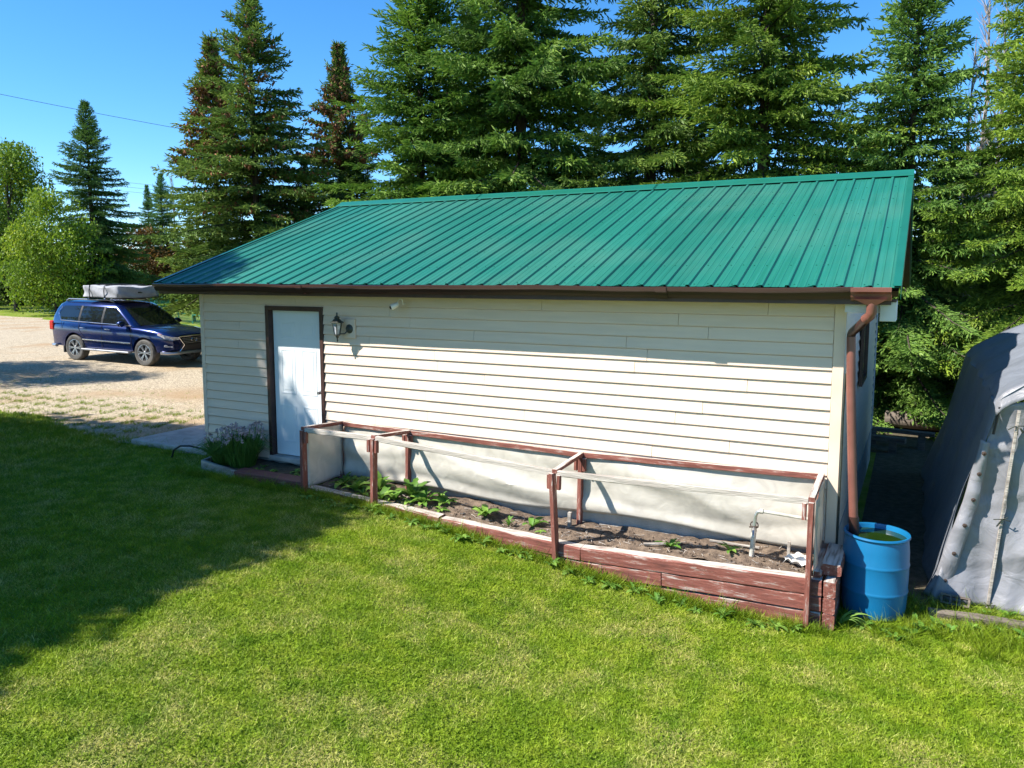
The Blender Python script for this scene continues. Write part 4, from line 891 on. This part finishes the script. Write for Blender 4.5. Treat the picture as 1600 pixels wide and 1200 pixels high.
def broadleaf(seed, H, rad, nclump, leaf, base=.25, nleaf=260):
    rng = np.random.default_rng(seed); trunk = MB(); V = []; T = []
    trunk.tube([(0, 0, -.2), (.05, 0, H*.2), (.0, .08, H*.45), (.1, 0, H*.8)], [.02*H, .016*H, .012*H, .003*H], 8, False)
    for c in range(nclump):
        a = rng.uniform(0, 6.283); zz = rng.uniform(base, .97); rr = rad*math.sin(math.pi*min(1, (zz-base)/(1-base)*.80+.2))**.7*math.sqrt(rng.uniform(.12, 1)); p = np.array([rr*math.cos(a), rr*math.sin(a), zz*H])
        trunk.tube([(0, 0, max(.15, zz-.28)*H), tuple(p*np.array([.55, .55, 1])-np.array([0, 0, .08*H])), tuple(p)], [.007*H*(1.1-zz)+.01, .008+.002*H*(1-zz), .004], 4, False)
        sp = rad*rng.uniform(.16, .30); g = rng.normal(0, 1, (nleaf, 3)); g *= np.minimum(1, 1.5/np.maximum(np.linalg.norm(g, axis=1, keepdims=True), .01)); q = p+g*np.array([sp, sp, sp*.75])
        d = norm(rng.normal(0, 1, (nleaf, 3))+np.array([0, 0, -.3])); s = norm(np.cross(d, rng.normal(0, 1, (nleaf, 3)))); l = rng.uniform(.7, 1.3, (nleaf, 1))*leaf
        v = np.stack([q, q+d*l*.5+s*l*.32, q+d*l, q+d*l*.5-s*l*.32], 1); V.append(v.reshape(-1, 3)); T.append(np.clip(rng.normal(.45, .15)+rng.normal(0, .15, nleaf), 0, 1))
    V = np.concatenate(V); cr = np_mesh('crown', V, np.arange(len(V)).reshape(-1, 4), 4, np.concatenate(T)); cr.materials.append(M['leaves'])
    tr = trunk.mesh('trunk', smooth=True); tr.materials.append(M['bark']); return cr, tr, H
BL = [broadleaf(1, 8, 3.0, 75, .16), broadleaf(2, 5, 2.4, 60, .14, .12), broadleaf(3, 9, 3.0, 130, .19, .3, 500)]
def btree(i, x, y, h, label, color=(1, 1, 1), wide=1, group=None, name='leafy_tree'):
    cr, tr, H = BL[i]; s_ = h/H; e = tag(empty(name, (x, y, ground(x, y)), random.uniform(0, 6.28)), label, 'tree', group)
    for me, nm in ((tr, 'trunk'), (cr, 'crown')):
        o = link(nm, me, None, e); o.scale = (s_*wide, s_*wide, s_); o.color = (*color, 1)
        if nm == 'crown': o['kind'] = 'stuff'
def BT(i, px, Y, ytop, label, c=(1, 1, 1), wide=1): x, y, h = col(px, Y, ytop); btree(i, x, y, h, label, c, wide)
BT(0, 22, 25, 232, 'tall yellow green leafy tree at the far edge of the driveway', (1.2, 1.2, .9), .8)
BT(1, 84, 22.5, 305, 'low bright yellow green bushy tree in front of the dark conical spruce', (1.4, 1.35, .9), .74)
BT(0, -45, 26, 225, 'second yellow green leafy tree crowding the tall one by the driveway', (1.1, 1.15, .9), .9)
BT(1, 190, 33, 405, 'dark rounded shrub under the far spruces beyond the gravel', (.35, .45, .6), 1.6)
BT(1, 60, 34, 400, 'dark rounded shrub behind the yellow green trees', (.3, .4, .5), 1.8)
BT(1, 285, 40, 415, 'dark rounded shrub beyond the chain link fence', (.35, .45, .5), 1.7)
BT(1, 225, 36, 355, 'reddish brown shrub between the dark conical spruce and the far blue green spruces', (1.1, .38, .8), 1.1)
# shade trees outside the picture
btree(2, -4.0, -6.8, 8.6, 'round leafy shade tree on the lawn west of the garage door', (.9, 1, 1), 1.1, SHADE)
btree(2, -4.1, -10.4, 9.0, 'round leafy shade tree on the lawn behind the first shade tree', (.9, 1, 1), 1.1, SHADE)
btree(2, -9.8, -7.8, 9.5, 'round leafy shade tree furthest out on the lawn', (.9, 1, 1), 1.2, SHADE)
btree(2, -6.9, -6.2, 12.0, 'tallest leafy shade tree shading the low end of the roof', (.9, 1, 1), .62, SHADE)
btree(0, -18.6, -1.0, 9.6, 'slim leafy shade tree beside the gravel drive', (.9, 1, 1), .62, SHADE)
btree(0, -15.4, -.9, 9.0, 'slim leafy shade tree beside the gravel drive', (.9, 1, 1), .55, SHADE)
# bare poplars behind the spruces
def poplar(seed, H):
    r = random.Random(seed); mb = MB()
    mb.tube([(0, 0, -.2), (.1, 0, H*.4), (0, .1, H*.75), (.05, 0, H)], [.11, .08, .045, .008], 6, False)
    for k in range(46):
        z = H*r.uniform(.25, .95); a_ = r.uniform(0, 6.28); l_ = r.uniform(.8, 2.2)*(1.15-z/H); d = Vector((math.cos(a_)*.45, math.sin(a_)*.45, 1)).normalized()
        p0 = Vector((.03, .03, z)); p1 = p0+d*l_*.5+Vector((math.cos(a_), math.sin(a_), 0))*l_*.1; p2 = p0+d*l_
        mb.tube([p0, p1, p2], [.022, .014, .005], 4, False)
        for _ in range(5):
            t = r.uniform(.3, 1); q = p0+(p2-p0)*t; a2 = r.uniform(0, 6.28); mb.tube([q, q+Vector((math.cos(a2)*.3, math.sin(a2)*.3, r.uniform(.25, .7)))*r.uniform(.5, 1)], [.009, .003], 3, False)
    me = mb.mesh('trunk', smooth=True); me.materials.append(M['palebark']); return me
PM = [poplar(1, 11), poplar(2, 12)]
for i, (px, Y, yt) in enumerate(((1297, 13.5, 130), (1318, 14, 180), (1282, 14, 205), (1520, 13, -20), (1543, 13.5, 10), (1500, 14, 60), (1095, 20, 230), (1075, 19, 255), (1120, 21, 260), (275, 42, 262), (310, 40, 268))):
    x, y, h = col(px, Y, yt); e = tag(empty('bare_poplar', (x, y, ground(x, y)), i*1.3), ('thin bare grey poplar between the yellow green spruce and the dense bluish spruce', 'thin bare grey poplar between the dense bluish spruce and the sunlit boughs', 'thin bare grey poplar low behind the thin ragged spruce', 'thin bare grey poplar far beyond the chain link fence')[min(3, i//3)], 'tree', 'bare poplars behind the spruces'); o = link('trunk', PM[i % 2], None, e); s_ = h/(11, 12)[i % 2]; o.scale = (s_, s_, s_)
# far belt of trees closing the horizon
for i in range(26):
    a_ = R(66-i*5.2)+YAW*0; d = 75+8*math.sin(i*2.3); x = CAM.x-math.sin(a_)*d; y = CAM.y+math.cos(a_)*d
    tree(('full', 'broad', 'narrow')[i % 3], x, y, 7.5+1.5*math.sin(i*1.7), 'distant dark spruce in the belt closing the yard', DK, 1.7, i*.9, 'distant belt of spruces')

# ------------------------------------------------------------------ chain link fence, wires
FE = tag(empty('chain_link_fence'), 'green chain link fence with two rails beyond the parked car', 'fence')
A = Vector((-19.5, 17.8, 0)); B_ = Vector((-36, 25.8, 0)); dv = (B_-A); nL = 6
for k in range(nL+1):
    p = A+dv*k/nL; MB().tube([(p.x, p.y, ground(p.x, p.y)-.1), (p.x, p.y, 1.42)], .035, 8).build('post', 'fence', FE, smooth=True)
for z in (1.36, .62): MB().tube([(A.x, A.y, z), (B_.x, B_.y, z)], .026, 8).build('rail', 'fence', FE, smooth=True)
dn = dv.normalized(); Lf = dv.length; wm = MB(); z0 = .14; hh = 1.2
k = -hh
while k < Lf:
    for sg in (1, -1):
        s0, s1 = (k, k+hh) if sg > 0 else (k+hh, k)
        a_ = max(0, min(Lf, s0)); b_ = max(0, min(Lf, s1))
        if abs(s1-s0) > 0 and abs(b_-a_) > .05:
            za = z0+hh*(a_-s0)/(s1-s0); zb_ = z0+hh*(b_-s0)/(s1-s0); p = A+dn*a_; q = A+dn*b_; wm.tube([(p.x, p.y, za), (q.x, q.y, zb_)], .004, 3, False)
    k += .13
tag(wm.build('wire_mesh', 'fence', FE), kind='stuff')
def wire(p0, p1, Z0, Z1, lab, sag):
    a_ = at_z(*p0, Z0); b_ = at_z(*p1, Z1); pts = []
    for t in range(13): s_ = t/12; q = a_.lerp(b_, s_); q.z -= sag*4*s_*(1-s_); pts.append(q)
    tag(MB().tube(pts, .016, 5).build('overhead_wire', 'wire', smooth=True), lab, 'wire', 'overhead wires')
wire((-140, 118), (420, 225), 48, 62, 'single overhead wire crossing the open sky to the cone dotted spruce', .15)
for k in range(3): wire((60, 270+k*7), (420, 306+k*7), 85, 88, 'overhead wire low in the sky between the far spruces', .1)

# ================================================================== CAR
CAR = tag(empty('parked_car'), 'dark blue sport utility vehicle with roof crossbars parked on the gravel', 'car')
cf = Vector((-10.52, 6.86, ground(-10.52, 6.86))); cr_ = Vector((-13.24, 6.57, ground(-13.24, 6.57)))
# right wheels touch these points; car frame: x forward, y left, z up
hd_ = math.atan2(cf.y-cr_.y, cf.x-cr_.x); pitch = math.asin((cf.z-cr_.z)/2.79)
mid = (cf+cr_)/2; lat = Vector((-math.sin(hd_), math.cos(hd_), 0)); CAR.location = mid+lat*.80; CAR.rotation_euler = Euler((0, -pitch, hd_), 'XYZ')
st_ = [(-2.46, .74, .55, 1.02), (-2.40, .84, .42, 1.12), (-2.2, .90, .38, 1.16), (-1.8, .925, .36, 1.18), (-1.4, .935, .36, 1.18), (-.6, .94, .36, 1.16), (.2, .94, .36, 1.145), (.9, .94, .36, 1.13), (1.2, .935, .36, 1.12), (1.7, .92, .36, 1.075), (2.0, .895, .38, 1.03), (2.2, .84, .42, .97), (2.32, .74, .48, .90)]
Vv = []; Fv = []; prf = None
for (x, w_, zb_, zt) in st_:
    h_ = zt-zb_
    half = [(w_*.80, zb_), (w_*.955, zb_+.05), (w_*.975, zb_+h_*.30), (w_*.985, zb_+h_*.42), (w_, zb_+h_*.62), (w_*.992, zb_+h_*.80), (w_*.965, zb_+h_*.92), (w_*.90, zt-.012), (w_*.6, zt+.02), (w_*.25, zt+.03)]
    ring = [(-a_, b_) for a_, b_ in half]+[(a_, b_) for a_, b_ in half[::-1]]; prf = len(ring)
    Vv += [(x, a_, b_) for a_, b_ in ring]
for i in range(len(st_)-1): Fv += [(i*prf+k, i*prf+(k+1) % prf, (i+1)*prf+(k+1) % prf, (i+1)*prf+k) for k in range(prf)]
Fv += [tuple(range(prf)), tuple((len(st_)-1)*prf+k for k in range(prf))[::-1]]
body = MB().add(Vv, Fv).build('body', 'carpaint', CAR, smooth=True)
cuts = []
for x in (1.395, -1.395):
    for sg in (-1, 1):
        c_ = MB().tube([(x, sg*.62, .40), (x, sg*1.2, .40)], .445, 28).build('cutter', 'blackpl'); c_.parent = CAR; cuts.append(c_)
        md = body.modifiers.new('arch', 'BOOLEAN'); md.operation = 'DIFFERENCE'; md.object = c_; md.solver = 'EXACT'
bpy.context.view_layer.update()
dg = bpy.context.evaluated_depsgraph_get(); nm_ = bpy.data.meshes.new_from_object(body.evaluated_get(dg)); body.modifiers.clear(); body.data = nm_
for c_ in cuts: bpy.data.objects.remove(c_)
# cabin
lev = [(1.10, -2.40, 1.12, .90), (1.30, -2.36, .84, .865), (1.52, -2.27, .54, .80), (1.68, -2.16, .32, .74), (1.755, -2.05, .16, .68), (1.795, -1.85, -.05, .56), (1.81, -1.5, -.3, .35)]
Vv = []; Fv = []; nc = 0
for (z, xa, xb, w_) in lev:
    rc = .10; ring = [(xb-.16, -w_), (xb-.04, -w_*.93), (xb, -w_*.72), (xb+.035, 0), (xb, w_*.72), (xb-.04, w_*.93), (xb-.16, w_), (xa+.16, w_), (xa+.03, w_*.94), (xa, w_*.75), (xa-.02, 0), (xa, -w_*.75), (xa+.03, -w_*.94), (xa+.16, -w_)]
    nc = len(ring); Vv += [(a_, b_, z) for a_, b_ in ring]
for i in range(len(lev)-1): Fv += [(i*nc+k, i*nc+(k+1) % nc, (i+1)*nc+(k+1) % nc, (i+1)*nc+k) for k in range(nc)]
Fv.append(tuple((len(lev)-1)*nc+k for k in range(nc)))
MB().add(Vv, Fv).build('cabin', 'carpaint', CAR, smooth=True)
def cw_(z): return np.interp(z, [l[0] for l in lev], [l[3] for l in lev])
def cxf(z): return np.interp(z, [l[0] for l in lev], [l[2] for l in lev])
def cxr(z): return np.interp(z, [l[0] for l in lev], [l[1] for l in lev])
def side_glass(poly, sg):
    bm = bmesh.new(); vs = [bm.verts.new((x, sg*(cw_(z)+.007), z)) for x, z in poly]; bm.faces.new(vs)
    for z in (1.3, 1.52): bmesh.ops.bisect_plane(bm, geom=bm.verts[:]+bm.edges[:]+bm.faces[:], plane_co=(0, 0, z), plane_no=(0, 0, 1))
    for v in bm.verts: v.co.y = sg*(cw_(v.co.z)+.007)
    me = bpy.data.meshes.new('side_window'); bm.to_mesh(me); bm.free(); o = link('side_window', me, 'glass_dark', CAR)
    md = o.modifiers.new('t', 'SOLIDIFY'); md.thickness = .008; return o
for sg in (-1, 1):
    side_glass([(.84, 1.165), (-.20, 1.185), (-.17, 1.64), (.22, 1.64), (.60, 1.36)], sg)
    side_glass([(-.30, 1.187), (-1.14, 1.20), (-1.10, 1.645), (-.27, 1.645)], sg)
    side_glass([(-1.24, 1.203), (-1.93, 1.225), (-2.04, 1.42), (-1.90, 1.63), (-1.20, 1.645)], sg)
    for pl_ in ([(-.21, 1.18), (-.29, 1.18), (-.26, 1.65), (-.18, 1.65)], [(-1.15, 1.19), (-1.23, 1.195), (-1.19, 1.65), (-1.11, 1.65)]):
        q_ = side_glass(pl_, sg); q_.name = 'pillar'; q_.data.materials[0] = M['blackpl']
    for gx in ([(.93, .42), (.93, .8), (.92, 1.10)], [(-.24, .42), (-.24, .8), (-.24, 1.13)], [(-.97, .72), (-1.16, .95), (-1.17, 1.15)], [(-1.9, .95), (-1.9, 1.15)]):
        MB().tube([(x_, sg*(.926+.013*min(1, (z_-.36)/.45) if z_ < 1 else .935-.10*(z_-1.0)), z_) for x_, z_ in gx], .006, 5).build('panel_gap', 'rubber', CAR)
    ch = MB(); ch.tube([(.92, sg*.905, 1.145), (-.2, sg*.906, 1.165), (-1.2, sg*.905, 1.183), (-1.95, sg*.90, 1.20), (-2.06, sg*.868, 1.42), (-1.95, sg*.80, 1.62)], .011, 6); ch.build('chrome_strip', 'chrome', CAR, smooth=True)
    MB().beam((-1.02, sg*.945, .66), (.90, sg*.948, .64), .02, .035).build('side_moulding', 'chrome', CAR, bevel=.004)
    MB().beam((-1.0, sg*.95, .375), (.90, sg*.95, .37), .16, .05).build('running_board', 'rim', CAR, bevel=.012)
    for x in (-.98, .02):
        MB().tube([(x-.10, sg*.955, 1.005), (x-.07, sg*.985, 1.01), (x+.07, sg*.985, 1.01), (x+.10, sg*.955, 1.005)], .016, 8).build('door_handle', 'chrome', CAR, smooth=True)
    mr_ = MB().lathe([(0, -.09), (.08, -.085), (.105, -.05), (.11, .0), (.09, .06), (0, .08)], (0, 0, 0), 16, 'x').build('mirror', 'carpaint', CAR, smooth=True); mr_.location = (.70, sg*1.05, 1.20); mr_.scale = (.8, 1.15, .85)
    MB().box(-.02, .05, -.13, .0, -.05, .0).build('mirror_arm', 'blackpl', mr_).scale = (1, -sg if sg < 0 else -1, 1)
    hl = MB().add([(2.13, sg*.885, .93), (2.30, sg*.75, .88), (2.345, sg*.56, .86), (2.335, sg*.54, .80), (2.30, sg*.72, .79), (2.16, sg*.875, .83), (1.93, sg*.915, .985), (1.95, sg*.92, .93)], [(0, 1, 4, 5), (1, 2, 3, 4), (6, 0, 5, 7)] if sg < 0 else [(5, 4, 1, 0), (4, 3, 2, 1), (7, 5, 0, 6)]).build('headlight', 'lamp', CAR); md = hl.modifiers.new('t', 'SOLIDIFY'); md.thickness = .03; md.offset = 1 if sg < 0 else 1
    am = MB().beam((1.95, sg*.925, .955), (2.10, sg*.905, .90), .02, .07).build('turn_signal', 'amber', CAR)
    fg = MB().beam((2.12, sg*.87, .62), (2.30, sg*.72, .60), .03, .06).build('fog_lamp', 'lamp', CAR, bevel=.008)
    tl_ = MB().box(-2.49, -2.30, sg*.80-.085, sg*.80+.085, .88, 1.16).build('tail_light', 'redlamp', CAR, bevel=.03)
    for x in (1.395, -1.395):
        wl = MB().tube([(0, -sg*.08, 0), (0, sg*.03, 0)], .20, 20).build('wheel', 'blackpl', CAR, smooth=True); wl.location = (x, sg*.80, .385)
        MB().lathe([(.245, -.11), (.30, -.13), (.355, -.125), (.385, -.095), (.388, 0), (.385, .095), (.355, .125), (.30, .13), (.245, .11)], n=40, axis='y').build('tyre', 'tyre', wl, smooth=True)
        rm = MB(); rm.lathe([(.25, sg*.115), (.235, sg*.118), (.225, sg*.09), (.22, -sg*.05)], n=40, axis='y'); rm.lathe([(0, sg*.105), (.045, sg*.105), (.06, sg*.09), (.06, sg*.02)], n=16, axis='y')
        for k in range(6):
            for d_ in (-.14, .14):
                t = k*math.pi/3; rm.beam((.045*math.cos(t), sg*.088, .045*math.sin(t)), (.236*math.cos(t+d_), sg*.10, .236*math.sin(t+d_)), .026, .03, (0, 1, 0))
        rm.build('rim', 'rim', wl)
    MB().box(-1.86, -1.82, sg*.80-.12, sg*.80+.12, .22, .42).build('mud_flap', 'blackpl', CAR)
    # roof rail
    MB().tube([(-1.95, sg*.66, 1.78), (-1.85, sg*.665, 1.835), (-.2, sg*.66, 1.85), (.0, sg*.65, 1.80)], .02, 8).build('roof_rail', 'rim', CAR, smooth=True)
# windscreen, grille, bumper
ws = [(1.17, -.72), (1.17, .72), (1.68, .60), (1.68, -.60)]
Vv = []; Fv = []
for z in (1.15, 1.3, 1.52, 1.66):
    w2 = cw_(z)*.80; xf = cxf(z)
    for t in (-1, -.5, 0, .5, 1): Vv.append((xf+.012+.030*(1-abs(t)), w2*t, z+.004))
for j in range(3): Fv += [(j*5+i, j*5+i+1, (j+1)*5+i+1, (j+1)*5+i) for i in range(4)]
MB().add(Vv, Fv).build('windscreen', 'glass_dark', CAR, smooth=True)
gr = MB().add([(2.335, -.50, .86), (2.335, .50, .86), (2.36, .34, .62), (2.36, -.34, .62), (2.33, .52, .44), (2.33, -.52, .44), (2.25, -.50, .86), (2.25, .50, .86), (2.25, .52, .44), (2.25, -.52, .44)], [(0, 3, 2, 1), (3, 5, 4, 2), (0, 6, 9, 5, 3), (1, 2, 4, 8, 7), (0, 1, 7, 6)]).build('grille', 'blackpl', CAR)
for z, wd in ((.82, .44), (.775, .41), (.73, .38), (.685, .35)): MB().beam((2.372, -wd, z), (2.372, wd, z), .012, .014).build('grille_bar', 'rim', gr)
for sg in (-1, 1): MB().tube([(2.345, sg*.55, .87), (2.375, sg*.37, .63), (2.35, sg*.55, .43)], .018, 8).build('grille_trim', 'chrome', gr, smooth=True)
MB().tube([(2.345, -.55, .875), (2.365, 0, .89), (2.345, .55, .875)], .018, 8).build('grille_trim', 'chrome', gr, smooth=True)
em = MB(); em.tube([(2.385, .10*math.cos(t*math.pi/10), .765+.068*math.sin(t*math.pi/10)) for t in range(21)], .009, 6, False); em.tube([(2.385, .02, .815), (2.385, .035, .735), (2.385, -.06, .738)], .008, 6); em.build('emblem', 'chrome', gr, smooth=True)
MB().tube([(2.02, -.90, .41), (2.22, -.82, .40), (2.36, -.55, .41), (2.385, 0, .41), (2.36, .55, .41), (2.22, .82, .40), (2.02, .90, .41)], .045, 8).build('bumper_guard', 'rim', CAR, smooth=True)
MB().tube([(-2.15, -.91, .42), (-2.38, -.84, .42), (-2.48, -.4, .43), (-2.48, .4, .43), (-2.38, .84, .42), (-2.15, .91, .42)], .05, 8).build('rear_bumper', 'rim', CAR, smooth=True)
for x in (-.95, .0): MB().beam((x, -.74, 1.885), (x, .74, 1.885), .06, .03).build('crossbar', 'blackpl', CAR, bevel=.006)
# folded roof tent: a soft box with bulges, strapped down
TE = tag(empty('roof_tent'), 'folded grey canvas roof tent strapped on the car roof', 'roof tent'); TE.location = CAR.location; TE.rotation_euler = CAR.rotation_euler
bm = bmesh.new(); bmesh.ops.create_cube(bm, size=1); bmesh.ops.subdivide_edges(bm, edges=bm.edges[:], cuts=11, use_grid_fill=True); rt_ = random.Random(2)
for v in bm.verts:
    c = v.co; ex = 1-.5*(abs(c.z)*2)**6*.06; c.x *= 1.45*(1-.03*(2*c.z)**2); c.y *= 1.50; sag = .028*math.sin(c.x*6+1)*math.cos(c.y*4)+.014*math.sin(c.x*15+c.y*9)
    if c.z > .0: c.z = c.z*.34+sag
    else: c.z *= .34
    c.x += .02*math.sin(c.z*22+c.y*5); c.y += .025*math.sin(c.z*16+c.x*7); c.z += 2.085-.03*(c.x > .2)*c.z*0
for f in bm.faces: f.smooth = True
bmesh.ops.smooth_vert(bm, verts=bm.verts[:], factor=.25, use_axis_x=True, use_axis_y=True, use_axis_z=True)
bmesh.ops.recalc_face_normals(bm, faces=bm.faces)
for v in bm.verts: v.co.x -= .42
me = bpy.data.meshes.new('canvas_cover'); bm.to_mesh(me); bm.free(); link('canvas_cover', me, 'tent', TE)
for x in (-.85, -.25):
    MB().tube([(x, -.70, 1.89), (x, -.775, 1.93), (x, -.785, 2.12), (x, -.765, 2.265), (x, -.5, 2.295), (x, .5, 2.295), (x, .765, 2.265), (x, .785, 2.1), (x, .70, 1.89)], .014, 5).build('strap', 'blackpl', TE)
MB().box(.298, .312, -.06, .10, 2.06, 2.10).build('logo_patch', 'blackpl', TE)
